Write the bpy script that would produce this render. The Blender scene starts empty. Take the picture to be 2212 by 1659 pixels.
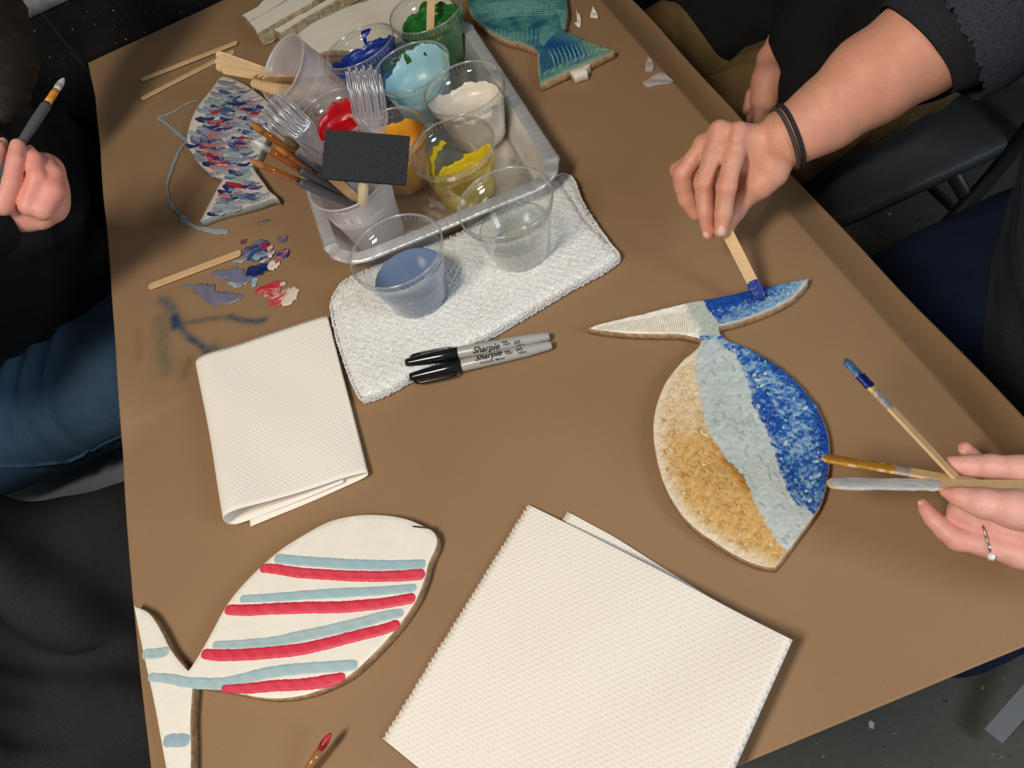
import bpy, bmesh, math, random
import numpy as np
from mathutils import Vector, Matrix, Quaternion, noise as mnoise
from mathutils.geometry import delaunay_2d_cdt
random.seed(7)
TZ = 0.75            # height of the table top above the floor
CH = 0.60            # height of the camera above the table top
F = 1789.0; CX, CY = 1106.0, 829.5
# ---------------------------------------------------------------- camera
hv = np.array([-1026., -2204., F]); hv /= np.linalg.norm(hv)
rv = np.array([2204., -1026., 0.]); rv /= np.linalg.norm(rv)
up = -np.cross(hv, rv); up = up if up[2] < 0 else -up
cam_d = bpy.data.cameras.new('camera'); cam = bpy.data.objects.new('camera', cam_d)
bpy.context.scene.collection.objects.link(cam)
cam_d.sensor_width = 36.0; cam_d.lens = 36.0 * F / 2212.0; cam_d.clip_start = 0.02
right = Vector((rv[0], hv[0], up[0])); down = Vector((rv[1], hv[1], up[1])); fwd = Vector((rv[2], hv[2], up[2]))
M = Matrix.Identity(4)
for i in range(3):
    M[i][0] = right[i]; M[i][1] = -down[i]; M[i][2] = -fwd[i]
M[2][3] = TZ + CH
cam.matrix_world = M
scn = bpy.context.scene
scn.camera = cam
# ---------------------------------------------------------------- light
scn.view_settings.view_transform = 'Standard'; scn.view_settings.look = 'None'
scn.view_settings.gamma = 1.0; scn.view_settings.use_curve_mapping = False
scn.view_settings.exposure = 0.0
world = bpy.data.worlds.new('world'); scn.world = world; world.use_nodes = True
world.node_tree.nodes['Background'].inputs[0].default_value = (0.62, 0.58, 0.54, 1)
world.node_tree.nodes['Background'].inputs[1].default_value = 0.22
def area(name, loc, target, size, energy, color):
    l = bpy.data.lights.new(name, 'AREA'); l.shape = 'RECTANGLE'; l.size = size[0]; l.size_y = size[1]
    l.energy = energy; l.color = color
    o = bpy.data.objects.new(name, l); scn.collection.objects.link(o)
    o.location = (loc[0], loc[1], loc[2] + TZ)
    d = Vector((target[0], target[1], target[2])) - Vector(loc)
    o.rotation_euler = d.to_track_quat('-Z', 'Y').to_euler()
    return o
area('ceiling_lamp_key', (-0.75, -0.15, 1.55), (-0.05, 0.35, 0), (0.28, 0.5), 22.5, (1.0, 0.91, 0.80))
area('window_light_side', (1.25, -1.0, 1.05), (0.1, 0.15, 0), (0.5, 0.6), 17, (0.74, 0.86, 1.0))
# ---------------------------------------------------------------- projection helpers (a pixel of the photo to a point of the place)
def ray(u, v):
    r = np.array([u - CX, v - CY, F]); return np.array([r @ rv, r @ hv, r @ up])
def P(u, v, z=0.0):      # where the pixel's ray meets height z over the table
    d = ray(u, v); t = (z - CH) / d[2]; return np.array([t*d[0], t*d[1], z + TZ])
def PD(u, v, D):         # point on the pixel's ray at camera depth D
    d = ray(u, v) * (D / F); return np.array([d[0], d[1], d[2] + CH + TZ])
def PW(u, v, y):         # on the far wall
    d = ray(u, v); t = y / d[1]; return np.array([t*d[0], y, t*d[2] + CH + TZ])
# ---------------------------------------------------------------- mesh helpers
C = scn.collection
class G:
    def __init__(s): s.v = []; s.f = []; s.m = []; s.c = []; s.n = 0
    def add(s, v, f, mat=0, col=None):
        v = np.asarray(v, float).reshape(-1, 3); o = s.n
        s.v.append(v); s.n += len(v)
        for q in f: s.f.append([i + o for i in q]); s.m.append(mat)
        if col is None: col = (1, 1, 1)
        col = np.asarray(col, float)
        if col.ndim == 1: col = np.tile(col, (len(v), 1))
        s.c.append(col)
        return s
def setlink(name, me, parent):
    o = bpy.data.objects.new(name, me); C.objects.link(o)
    if parent is not None: o.parent = parent
    return o
def build(g, name, mats, parent=None, org=None, smooth=True, local=False, attr='Col'):
    """org: world origin of the object (top level) ; parts take their parent's location"""
    v = np.concatenate(g.v)
    if parent is not None and not local:
        wm = parent.matrix_basis.copy(); q = parent.parent
        while q is not None: wm = q.matrix_basis @ wm; q = q.parent
        pm = np.array(wm.inverted())
        v = v @ pm[:3, :3].T + pm[:3, 3]
    loc = None
    if parent is None and not local:
        if org is None:
            mn = v.min(0); mx = v.max(0); org = ((mn[0]+mx[0])/2, (mn[1]+mx[1])/2, mn[2])
        loc = org; v = v - np.array(org)
    me = bpy.data.meshes.new(name)
    me.from_pydata(v.tolist(), [], g.f)
    if not isinstance(mats, (list, tuple)): mats = [mats]
    for m in mats: me.materials.append(m)
    if len(mats) > 1: me.polygons.foreach_set('material_index', g.m)
    if smooth: me.polygons.foreach_set('use_smooth', [True]*len(me.polygons))
    c = np.concatenate(g.c)
    if not np.allclose(c, 1):
        a = me.color_attributes.new(attr, 'FLOAT_COLOR', 'POINT')
        cc = np.ones((len(c), 4)); cc[:, :3] = c
        a.data.foreach_set('color', cc.ravel())
    me.update()
    o = setlink(name, me, parent)
    if loc is not None: o.location = loc
    return o
def tag(o, label=None, cat=None, group=None, kind=None):
    if label: o['label'] = label
    if cat: o['category'] = cat
    if group: o['group'] = group
    if kind: o['kind'] = kind
    return o
def thing(name, label, cat, loc, group=None, rot=None):
    o = bpy.data.objects.new(name, None); C.objects.link(o); o.empty_display_size = 0.02
    o.location = tuple(loc)
    if rot is not None:
        o.rotation_mode = 'QUATERNION'; o.rotation_quaternion = rot
    o.matrix_basis  # refresh
    return tag(o, label, cat, group)
def dup(root):
    r = root.copy(); C.objects.link(r)
    for ch in [o for o in C.objects if o.parent == root]:
        c = ch.copy(); C.objects.link(c); c.parent = r
        for gch in [o for o in C.objects if o.parent == ch]:
            d = gch.copy(); C.objects.link(d); d.parent = c
    return r
def along(p0, p1, hint=(0, 0, 1)):       # rotation taking local +Z to p1-p0 and local +X as near as possible to hint
    z = Vector(p1) - Vector(p0); L = z.length; z.normalize()
    h = Vector(hint); x = (h - z*h.dot(z))
    if x.length < 1e-5: x = z.orthogonal()
    x.normalize(); y = z.cross(x)
    m = Matrix((x, y, z)).transposed()
    return m.to_quaternion(), L
def lathe(prof, n=48, cap0=False, cap1=False, close=False):
    v = []; f = []; m = len(prof)
    for k in range(n):
        a = 2*math.pi*k/n
        for r, z in prof: v.append((r*math.cos(a), r*math.sin(a), z))
    for k in range(n):
        k2 = (k+1) % n
        for i in range(m if close else m-1):
            j = (i+1) % m
            f.append([k*m+i, k2*m+i, k2*m+j, k*m+j])
    if cap0:
        v.append((0, 0, prof[0][1])); c = len(v)-1
        for k in range(n): f.append([c, ((k+1) % n)*m, k*m])
    if cap1:
        v.append((0, 0, prof[-1][1])); c = len(v)-1
        for k in range(n): f.append([c, k*m+m-1, ((k+1) % n)*m+m-1])
    return np.array(v), f
def tube(pts, rad, n=10, caps=True, closed=False):
    pts = np.array(pts, float); m = len(pts); rad = np.broadcast_to(np.asarray(rad, float).reshape(-1, 1) if np.ndim(rad) == 1 else np.asarray(rad, float), (m, 2 if np.ndim(rad) == 2 else 1))
    T = np.gradient(pts, axis=0)
    if closed: T = np.roll(pts, -1, 0) - np.roll(pts, 1, 0)
    T /= np.linalg.norm(T, axis=1)[:, None] + 1e-12
    ref = np.array([0, 0, 1.0]) if abs(T[0][2]) < .9 else np.array([1.0, 0, 0])
    v = []; N = ref - T[0]*(ref @ T[0]); N /= np.linalg.norm(N)
    for i in range(m):
        N = N - T[i]*(N @ T[i]); N /= np.linalg.norm(N) + 1e-12; B = np.cross(T[i], N)
        rx = rad[i][0]; ry = rad[i][-1]
        for k in range(n):
            a = 2*math.pi*k/n; v.append(pts[i] + N*rx*math.cos(a) + B*ry*math.sin(a))
    f = []
    for i in range(m if closed else m-1):
        j = (i+1) % m
        for k in range(n):
            k2 = (k+1) % n; f.append([i*n+k, i*n+k2, j*n+k2, j*n+k])
    if caps and not closed:
        f.append(list(range(n))[::-1]); f.append([(m-1)*n+k for k in range(n)])
    return np.array(v), f
def box(c, s, R=None, bev=0):
    x, y, z = s[0]/2, s[1]/2, s[2]/2
    bm = bmesh.new(); bmesh.ops.create_cube(bm, size=1)
    for q in bm.verts: q.co = Vector((q.co.x*s[0], q.co.y*s[1], q.co.z*s[2]))
    if bev: bmesh.ops.bevel(bm, geom=bm.edges[:], offset=bev, segments=2, affect='EDGES', profile=0.6)
    v = np.array([q.co[:] for q in bm.verts]); bm.verts.index_update(); f = [[w.index for w in q.verts] for q in bm.faces]; bm.free()
    if R is not None: v = v @ np.array(R).T
    return v + np.array(c), f
def spline(pts, sub=4, closed=True):
    """Catmull-Rom; a repeated point makes a corner"""
    pts = [np.array(p, float) for p in pts]; n = len(pts); out = []
    rng = range(n) if closed else range(n-1)
    for i in rng:
        p1 = pts[i]; p2 = pts[(i+1) % n]
        p0 = pts[(i-1) % n] if closed or i > 0 else p1
        p3 = pts[(i+2) % n] if closed or i+2 < n else p2
        if np.allclose(p1, p2): continue
        for k in range(sub):
            t = k/sub
            out.append(.5*((2*p1)+(-p0+p2)*t+(2*p0-5*p1+4*p2-p3)*t*t+(-p0+3*p1-3*p2+p3)*t**3))
    if not closed: out.append(pts[-1])
    return np.array(out)
def inpoly(px, py, poly):
    px = np.asarray(px); py = np.asarray(py); r = np.zeros(px.shape, bool); n = len(poly)
    for i in range(n):
        x1, y1 = poly[i][:2]; x2, y2 = poly[(i+1) % n][:2]
        c = ((y1 > py) != (y2 > py))
        with np.errstate(divide='ignore', invalid='ignore'):
            xx = (x2-x1)*(py-y1)/((y2-y1) if y2 != y1 else 1e-12)+x1
        r ^= c & (px < xx)
    return r
def pdist(px, py, line, closed=False):
    """unsigned distance to a polyline and side sign (positive to the left)"""
    best = np.full(np.shape(px), 1e9); side = np.zeros(np.shape(px)); n = len(line)
    for i in range(n if closed else n-1):
        a = np.array(line[i][:2], float); b = np.array(line[(i+1) % n][:2], float); ab = b-a
        if ab @ ab < 1e-12: continue
        t = np.clip(((px-a[0])*ab[0]+(py-a[1])*ab[1])/(ab @ ab), 0, 1)
        dx = px-(a[0]+t*ab[0]); dy = py-(a[1]+t*ab[1]); d = np.hypot(dx, dy)
        s = np.sign(ab[0]*dy-ab[1]*dx); m = d < best-1e-9
        best = np.where(m, d, best); side = np.where(m, s, side)
    return best, side
def slab(outline, z0, z1, grid=None, bev=0.0006, zfun=None):
    """solid board from a world xy outline: returns verts, faces, n of side faces start; top is a fine grid"""
    o = np.array(outline)[:, :2]
    ar = .5*np.sum(o[:, 0]*np.roll(o[:, 1], -1)-np.roll(o[:, 0], -1)*o[:, 1])
    if ar < 0: o = o[::-1]
    keep = [i for i in range(len(o)) if np.linalg.norm(o[i]-o[i-1]) > 1e-5]; o = o[keep]
    n = len(o)
    tn = np.roll(o, -1, 0)-np.roll(o, 1, 0); tn /= np.linalg.norm(tn, axis=1)[:, None]+1e-12
    nin = np.stack([-tn[:, 1], tn[:, 0]], 1)
    oi = o+nin*bev
    pts = [Vector(p) for p in oi]; extra = []
    if grid:
        mn = o.min(0); mx = o.max(0)
        X, Y = np.meshgrid(np.arange(mn[0], mx[0], grid), np.arange(mn[1], mx[1], grid*.87)); X = X.copy(); X[1::2] += grid/2
        x = X.ravel(); y = Y.ravel(); m = inpoly(x, y, oi); x = x[m]; y = y[m]
        d, _ = pdist(x, y, oi, True); m = d > grid*.6; extra = [Vector((a, b)) for a, b in zip(x[m], y[m])]
    res = delaunay_2d_cdt(pts+extra, [], [list(range(n))], 1, 1e-7)
    tv = np.array([(p[0], p[1]) for p in res[0]]); tf = [list(q) for q in res[2]]
    zt = np.full(len(tv), float(z1))
    if zfun is not None: zt = z1+zfun(tv[:, 0], tv[:, 1])
    top = np.column_stack([tv, zt])
    # order of outline verts in the result
    idx = {}
    for k, orig in enumerate(res[3]):
        for q in orig:
            if q < n: idx[q] = k
    ti = [idx.get(i, 0) for i in range(n)]
    nt = len(top)
    ring1 = np.column_stack([o, [top[ti[i]][2]-bev for i in range(n)]])
    ring0 = np.column_stack([o, np.full(n, z0+bev*.5)]); ringb = np.column_stack([oi, np.full(n, z0)])
    v = np.vstack([top, ring1, ring0, ringb]); f = list(tf)
    nf_top = len(f)
    def cw(q):
        a, b, c = [top[i] for i in q[:3]]
        return (b[0]-a[0])*(c[1]-a[1])-(b[1]-a[1])*(c[0]-a[0]) < 0
    f = [q[::-1] if cw(q) else q for q in f]
    for i in range(n):
        j = (i+1) % n
        f.append([ti[j], ti[i], nt+i, nt+j]); f.append([nt+j, nt+i, nt+n+i, nt+n+j]); f.append([nt+n+j, nt+n+i, nt+2*n+i, nt+2*n+j])
    f.append([nt+2*n+i for i in range(n)][::-1])
    return v, f, nt, nf_top
def stroke(g, pts, widths, z, h, col, mat=0, jit=.12, seed=0, col2=None, zf=None, sub=5):
    """a dab or line of paint: a slightly domed ribbon along world points"""
    rs = np.random.RandomState(seed)
    p = spline([np.array(q[:2]) for q in pts], sub, False); m = len(p)
    w = np.interp(np.linspace(0, 1, m), np.linspace(0, 1, len(widths)), widths)
    t = np.gradient(p, axis=0); t /= np.linalg.norm(t, axis=1)[:, None]+1e-12; nn = np.stack([-t[:, 1], t[:, 0]], 1)
    s = np.array([-.5, -.42, -.2, 0, .2, .42, .5]); hz = np.array([0, .75, 1, .85, 1, .75, 0]); k = len(s)
    e = np.ones(m); L = np.cumsum(np.r_[0, np.linalg.norm(np.diff(p, axis=0), axis=1)])
    r = w*.5+1e-9
    e = np.minimum(e, np.sqrt(np.clip(1-((r-L)/r).clip(0)**2, .02, 1)))
    e = np.minimum(e, np.sqrt(np.clip(1-((r-(L[-1]-L))/r).clip(0)**2, .02, 1)))
    v = []; c = []
    col = np.array(col, float); c2 = np.array(col2 if col2 is not None else col*.9, float)
    ph = rs.rand(k)
    for i in range(m):
        jl = 1+jit*(rs.rand()-.5)*2; jr = 1+jit*(rs.rand()-.5)*2
        for q in range(k):
            j = jl if q < k/2 else jr
            xy = p[i]+nn[i]*s[q]*w[i]*e[i]*j
            zz = z+h*hz[q]*min(1, e[i]*1.3)*(1+.25*(rs.rand()-.5)) if hz[q] > 0 else z
            v.append((xy[0], xy[1], zz))
            mx = np.clip(ph[q]+.35*math.sin(i*.7+q)+.2*(rs.rand()-.5), 0, 1)
            c.append(col*(1-mx)+c2*mx)
    f = []
    for i in range(m-1):
        for q in range(k-1): f.append([i*k+q, (i+1)*k+q, (i+1)*k+q+1, i*k+q+1][::-1])
    f.append([q for q in range(k)]); f.append([(m-1)*k+q for q in range(k)][::-1])
    g.add(v, f, mat, c)
def pxw(pts, z): return [P(u, v, z) for u, v in pts]
# ---------------------------------------------------------------- smooth surfaces (signed distance fields)
def sdf(prims, res, wrinkle=None, pad=.01):
    """prims: (a, b, ra, rb, k[, axis, squash][, 'sub']) ; smooth union of tapered limbs"""
    lo = np.min([np.minimum(p[0], p[1])-max(p[2], p[3]) for p in prims if p[-1] != 'sub'], axis=0)-pad
    hi = np.max([np.maximum(p[0], p[1])+max(p[2], p[3]) for p in prims if p[-1] != 'sub'], axis=0)+pad
    n = np.ceil((hi-lo)/res).astype(int)+1
    f = np.full(n, .05, np.float32)
    for p in prims:
        a, b, ra, rb, k = p[:5]; a = np.array(a); b = np.array(b); sub = p[-1] == 'sub'
        ax = None
        if len(p) >= 7: ax = np.array(p[5], float); ax /= np.linalg.norm(ax); sq = p[6]
        R = max(ra, rb)+k+3*res+.004
        l = np.maximum(np.floor((np.minimum(a, b)-R-lo)/res).astype(int), 0); h = np.minimum(np.ceil((np.maximum(a, b)+R-lo)/res).astype(int)+1, n)
        if np.any(h <= l): continue
        g = np.stack(np.meshgrid(*[lo[i]+res*np.arange(l[i], h[i]) for i in range(3)], indexing='ij'), -1)
        ba = b-a; pa = g-a; t = np.clip((pa @ ba)/(ba @ ba+1e-12), 0, 1); q = pa-t[..., None]*ba
        if ax is not None: q = q+(q @ ax)[..., None]*ax*(sq-1)
        d = np.sqrt((q*q).sum(-1))-(ra+(rb-ra)*t)
        sl = tuple(slice(l[i], h[i]) for i in range(3)); cur = f[sl]
        if sub:
            d = -d; hh = np.clip(.5+.5*(d-cur)/k, 0, 1); f[sl] = cur*(1-hh)+d*hh+k*hh*(1-hh)
        else:
            hh = np.clip(.5+.5*(cur-d)/k, 0, 1); f[sl] = cur*(1-hh)+d*hh-k*hh*(1-hh)
    s = f < 0
    cells = np.zeros(n-1, np.int8)
    for dx in (0, 1):
        for dy in (0, 1):
            for dz in (0, 1): cells += s[dx:n[0]-1+dx, dy:n[1]-1+dy, dz:n[2]-1+dz]
    I, J, K = np.nonzero((cells > 0) & (cells < 8))
    vid = np.full(n-1, -1, np.int64); vid[I, J, K] = np.arange(len(I))
    cor = np.array([(x, y, z) for x in (0, 1) for y in (0, 1) for z in (0, 1)])
    vals = np.stack([f[I+c[0], J+c[1], K+c[2]] for c in cor], 1)
    acc = np.zeros((len(I), 3)); cnt = np.zeros(len(I))
    for a in range(8):
        for b in range(a+1, 8):
            if np.abs(cor[a]-cor[b]).sum() != 1: continue
            m = (vals[:, a] < 0) != (vals[:, b] < 0)
            t = np.where(m, vals[:, a]/(vals[:, a]-vals[:, b]+1e-20), 0)
            acc += m[:, None]*(cor[a]+t[:, None]*(cor[b]-cor[a])); cnt += m
    v = (np.stack([I, J, K], 1)+acc/cnt[:, None])*res+lo
    F_ = []
    for axn in range(3):
        o1, o2 = [(1, 2), (2, 0), (0, 1)][axn]
        sl0 = [slice(1, n[i]-1) for i in range(3)]; sl1 = list(sl0)
        sl0[axn] = slice(0, n[axn]-1); sl1[axn] = slice(1, n[axn])
        A = s[tuple(sl0)]; B = s[tuple(sl1)]
        q = np.stack(np.nonzero(A != B), 1)
        if not len(q): continue
        ins = A[tuple(q.T)]
        q = q.copy()
        for i in range(3):
            if i != axn: q[:, i] += 1
        def cell(d1, d2):
            c = q.copy(); c[:, o1] += d1; c[:, o2] += d2; return vid[c[:, 0], c[:, 1], c[:, 2]]
        quad = np.stack([cell(-1, -1), cell(0, -1), cell(0, 0), cell(-1, 0)], 1)
        quad[~ins] = quad[~ins][:, ::-1]
        F_.append(quad)
    fa = np.concatenate(F_); fa = fa[(fa >= 0).all(1)]
    if wrinkle is not None:
        vn = np.zeros_like(v); fn = np.cross(v[fa[:, 1]]-v[fa[:, 0]], v[fa[:, 2]]-v[fa[:, 0]])
        for i in range(4): np.add.at(vn, fa[:, i], fn)
        vn /= np.linalg.norm(vn, axis=1)[:, None]+1e-12
        v = v+vn*wrinkle(v)[:, None]
    # relax
    e = np.concatenate([fa[:, [0, 1]], fa[:, [1, 2]], fa[:, [2, 3]], fa[:, [3, 0]]])
    for it in range(2):
        sm = np.zeros_like(v); c = np.zeros(len(v)); np.add.at(sm, e[:, 0], v[e[:, 1]]); np.add.at(c, e[:, 0], 1)
        np.add.at(sm, e[:, 1], v[e[:, 0]]); np.add.at(c, e[:, 1], 1)
        v = v*.45+(sm/c[:, None])*.55
    return v, fa.tolist()
def J(u, v, D, rpx): return (PD(u, v, D), rpx*D/F)
def chain(js, k=.004, **kw):
    out = []
    for (a, ra), (b, rb) in zip(js[:-1], js[1:]): out.append((a, b, ra, rb, k)+tuple(kw.get('ax', ())))
    return out
def folds(seed, amp, sc, dirv=None, st=3.0):
    rs = np.random.RandomState(seed); ks = []
    for i in range(9):
        d = rs.randn(3); d /= np.linalg.norm(d)
        if dirv is not None:
            dd = np.array(dirv, float); dd /= np.linalg.norm(dd); d = d-dd*(d @ dd)*(1-1/st); d /= np.linalg.norm(d)
        ks.append((d*sc*(.6+1.2*rs.rand()), rs.rand()*6.28, .5+rs.rand()))
    def w(v):
        warp = .02*np.sin(v*14+seed)
        s = np.zeros(len(v))
        for kv, ph, a in ks: s += a*(1-np.abs(np.sin((v+warp) @ kv+ph)))**2
        return (s/4-.35)*amp
    return w
# ---------------------------------------------------------------- materials
def _n(nt, t, **kw):
    n = nt.nodes.new(t)
    for k, v in kw.items(): setattr(n, k, v)
    return n
def mat(name, col=(.8, .8, .8), rough=.5, metal=0, spec=.5, attr=False, noise=None, bump=None, sss=0, coat=0, fine=None, spec_tint=None, voro=None, alpha=None):
    """noise=(scale, amount, dark colour factor); bump=(scale, strength, distance)"""
    m = bpy.data.materials.new(name); m.use_nodes = True; nt = m.node_tree; b = nt.nodes['Principled BSDF']; L = nt.links.new
    b.inputs['Roughness'].default_value = rough; b.inputs['Metallic'].default_value = metal
    b.inputs['Specular IOR Level'].default_value = spec; b.inputs['Coat Weight'].default_value = coat; b.inputs['Coat Roughness'].default_value = .1
    tc = _n(nt, 'ShaderNodeTexCoord')
    if attr:
        a = _n(nt, 'ShaderNodeVertexColor'); a.layer_name = 'Col'; out = a.outputs[0]
    else:
        a = _n(nt, 'ShaderNodeRGB'); a.outputs[0].default_value = (*col, 1); out = a.outputs[0]
    for nz in (noise, fine):
        if nz:
            t = _n(nt, 'ShaderNodeTexNoise'); t.inputs['Scale'].default_value = nz[0]; t.inputs['Detail'].default_value = 5; L(tc.outputs['Object'], t.inputs[0])
            mr = _n(nt, 'ShaderNodeMapRange'); mr.inputs[1].default_value = .3; mr.inputs[2].default_value = .7; mr.inputs[3].default_value = 1-nz[1]; mr.inputs[4].default_value = 1+nz[1]; L(t.outputs[0], mr.inputs[0])
            mx = _n(nt, 'ShaderNodeVectorMath', operation='SCALE'); L(out, mx.inputs[0]); L(mr.outputs[0], mx.inputs['Scale']); out = mx.outputs[0]
    L(out, b.inputs['Base Color'])
    if sss:
        b.inputs['Subsurface Weight'].default_value = sss; b.inputs['Subsurface Radius'].default_value = (.012, .005, .003); b.inputs['Subsurface Scale'].default_value = .5
    prev = None
    for bp in ([bump] if bump and not isinstance(bump, list) else (bump or [])):
        t = _n(nt, 'ShaderNodeTexNoise'); t.inputs['Scale'].default_value = bp[0]; t.inputs['Detail'].default_value = 4
        if len(bp) > 3:
            mp = _n(nt, 'ShaderNodeMapping'); mp.inputs['Scale'].default_value = bp[3]; L(tc.outputs['Object'], mp.inputs[0]); L(mp.outputs[0], t.inputs[0])
        else: L(tc.outputs['Object'], t.inputs[0])
        bn = _n(nt, 'ShaderNodeBump'); bn.inputs['Strength'].default_value = bp[1]; bn.inputs['Distance'].default_value = bp[2]
        L(t.outputs[0], bn.inputs['Height'])
        if prev: L(prev, bn.inputs['Normal'])
        prev = bn.outputs[0]
    if prev: L(prev, b.inputs['Normal'])
    return m
def film(name, tint=(.97, .98, .98), body=0.0, bodycol=(.9, .9, .9), rough=.08, ior=1.45, refl=1.0):
    """thin clear or cloudy plastic: clear film, a share of scattering body, and its reflection"""
    m = bpy.data.materials.new(name); m.use_nodes = True; nt = m.node_tree; nt.nodes.clear(); L = nt.links.new
    o = _n(nt, 'ShaderNodeOutputMaterial'); t = _n(nt, 'ShaderNodeBsdfTransparent'); t.inputs[0].default_value = (*tint, 1)
    cur = t.outputs[0]
    if body > 0:
        d = _n(nt, 'ShaderNodeBsdfDiffuse'); d.inputs[0].default_value = (*bodycol, 1); tr = _n(nt, 'ShaderNodeBsdfTranslucent'); tr.inputs[0].default_value = (*bodycol, 1)
        mm = _n(nt, 'ShaderNodeMixShader'); mm.inputs[0].default_value = .45; L(d.outputs[0], mm.inputs[1]); L(tr.outputs[0], mm.inputs[2])
        m2 = _n(nt, 'ShaderNodeMixShader'); m2.inputs[0].default_value = body; L(cur, m2.inputs[1]); L(mm.outputs[0], m2.inputs[2]); cur = m2.outputs[0]
    gl = _n(nt, 'ShaderNodeBsdfGlossy'); gl.inputs['Roughness'].default_value = rough; gl.inputs[0].default_value = (1, 1, 1, 1)
    lw = _n(nt, 'ShaderNodeLayerWeight'); lw.inputs[0].default_value = .5; pw = _n(nt, 'ShaderNodeMath', operation='POWER'); L(lw.outputs['Facing'], pw.inputs[0]); pw.inputs[1].default_value = 2.6
    ma = _n(nt, 'ShaderNodeMath', operation='MULTIPLY_ADD'); L(pw.outputs[0], ma.inputs[0]); ma.inputs[1].default_value = .55*refl; ma.inputs[2].default_value = .06*refl
    mu = ma
    mx = _n(nt, 'ShaderNodeMixShader'); L(mu.outputs[0], mx.inputs[0]); L(cur, mx.inputs[1]); L(gl.outputs[0], mx.inputs[2]); L(mx.outputs[0], o.inputs[0])
    return m
def lin(r, g, b):
    f = lambda c: (c/255/12.92) if c/255 <= .04045 else ((c/255+.055)/1.055)**2.4
    return np.array([f(r), f(g), f(b)])
MT = {}
MT['kraft'] = mat('kraft_paper', rough=.62, spec=.25, attr=True, noise=(5, .07), fine=(900, .05), bump=[(6, .12, .01), (500, .08, .0006)])
MT['ply_white'] = mat('white_painted_board', attr=True, rough=.5, spec=.35, noise=(60, .025), bump=[(120, .25, .001), (30, .15, .002, (1, 5, 1))])
MT['ply_edge'] = mat('plywood_edge', tuple(lin(178, 146, 112)), rough=.8, noise=(180, .35), fine=(1200, .2), bump=(400, .5, .001))
MT['impasto'] = mat('thick_paint', attr=True, rough=.34, spec=.5, noise=(140, .05), bump=[(170, .5, .0022), (600, .25, .0008)])
MT['paint'] = mat('paint', attr=True, rough=.3, spec=.5, bump=(260, .3, .0012))
MT['stick'] = mat('birch_wood', tuple(lin(222, 184, 134)), rough=.6, noise=(60, .06), fine=(700, .06), bump=(300, .15, .0005, (1, 1, .05)))
MT['dowel'] = mat('pine_dowel', tuple(lin(222, 200, 160)), rough=.6, noise=(80, .05))
MT['clear'] = film('clear_plastic', (.95, .955, .95), .055, (.92, .92, .9), .07, 1.5, 1.15)
MT['clear_rim'] = film('clear_plastic_rim', (.9, .9, .89), .30, (.9, .9, .88), .12, 1.5, 2.2)
MT['clear_rib'] = film('clear_plastic_ribs', (.86, .87, .86), .25, (.9, .9, .88), .12, 1.5, 1.2)
MT['cloudy'] = film('cloudy_white_plastic', (.95, .94, .96), .74, (.86, .83, .85), .25, 1.4, .8)
MT['fork_edge'] = film('clear_plastic_edge', (.85, .85, .87), .5, (.97, .96, 1.0), .12, 1.5, 3.0)
MT['foot'] = mat('dull_grey_metal', tuple(lin(96, 104, 114)), rough=.5)
MT['fork'] = film('clear_hard_plastic', (.93, .92, .93), .16, (.97, .95, .98), .10, 1.7, 2.6)
MT['water'] = film('water', (.95, .962, .95), .03, (.85, .88, .85), .03, 1.33, 1.6)
MT['blue_water'] = mat('cloudy_blue_water', tuple(lin(108, 130, 164)), rough=.12, spec=.5, sss=.3)
MT['foil'] = mat('aluminium_foil', (.95, .945, .93), rough=.38, metal=.68, noise=(40, .06), bump=[(60, .3, .003), (260, .4, .0012)])
MT['foam'] = mat('black_foam', (.034, .036, .039), rough=1, spec=.15, fine=(1800, .5), bump=(1600, .6, .0003))
MT['terry'] = mat('white_terry', attr=True, rough=1, spec=.05, sss=.25, bump=(700, .25, .0006))
MT['foil_floor'] = mat('aluminium_foil_floor', (.70, .65, .56), rough=.34, metal=.85, noise=(14, .2), bump=[(60, .3, .003)])  # warm tint paints the brown paper's reflection into the foil colour
MT['black_plastic'] = mat('black_plastic', (.008, .008, .009), rough=.16, spec=.6)
MT['grey_barrel'] = mat('grey_marker_barrel', tuple(lin(176, 174, 168)), rough=.28, spec=.5)
MT['ink'] = mat('black_ink', (.012, .012, .012), rough=.5)
MT['grip'] = mat('grey_brush_handle', tuple(lin(84, 86, 92)), rough=.42, noise=(200, .1))
MT['amber'] = film('amber_plastic', (.85, .5, .2), .55, tuple(lin(206, 130, 52)), .1, 1.5, 1.2)
MT['bristle'] = mat('amber_bristle', tuple(lin(176, 112, 50)), rough=.6, bump=(900, .5, .0005))
MT['bristle_dark'] = mat('olive_bristle', tuple(lin(96, 82, 48)), rough=.6, bump=(900, .5, .0005))
MT['skin'] = mat('skin', tuple(lin(222, 158, 132)), attr=True, rough=.5, spec=.35, sss=.12, noise=(35, .07), fine=(300, .035), bump=[(420, .22, .0008), (90, .16, .002)])
MT['skin_pink'] = mat('pale_skin', tuple(lin(232, 168, 150)), attr=True, rough=.5, spec=.35, sss=.12, noise=(30, .07), fine=(300, .03), bump=[(420, .2, .0008), (90, .14, .002)])
MT['nail'] = mat('fingernail', tuple(lin(238, 196, 180)), rough=.25, spec=.5)
MT['charcoal'] = mat('charcoal_jersey', tuple(lin(46, 47, 52)), rough=.95, spec=.1, fine=(700, .25), bump=(700, .5, .001))
MT['navy'] = mat('dark_navy_jersey', tuple(lin(56, 59, 68)), rough=.95, spec=.1, fine=(500, .3), bump=(500, .5, .001))
MT['black_cloth'] = mat('black_cloth', tuple(lin(30, 30, 31)), rough=.95, spec=.12, fine=(400, .15), bump=(600, .4, .001))
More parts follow.
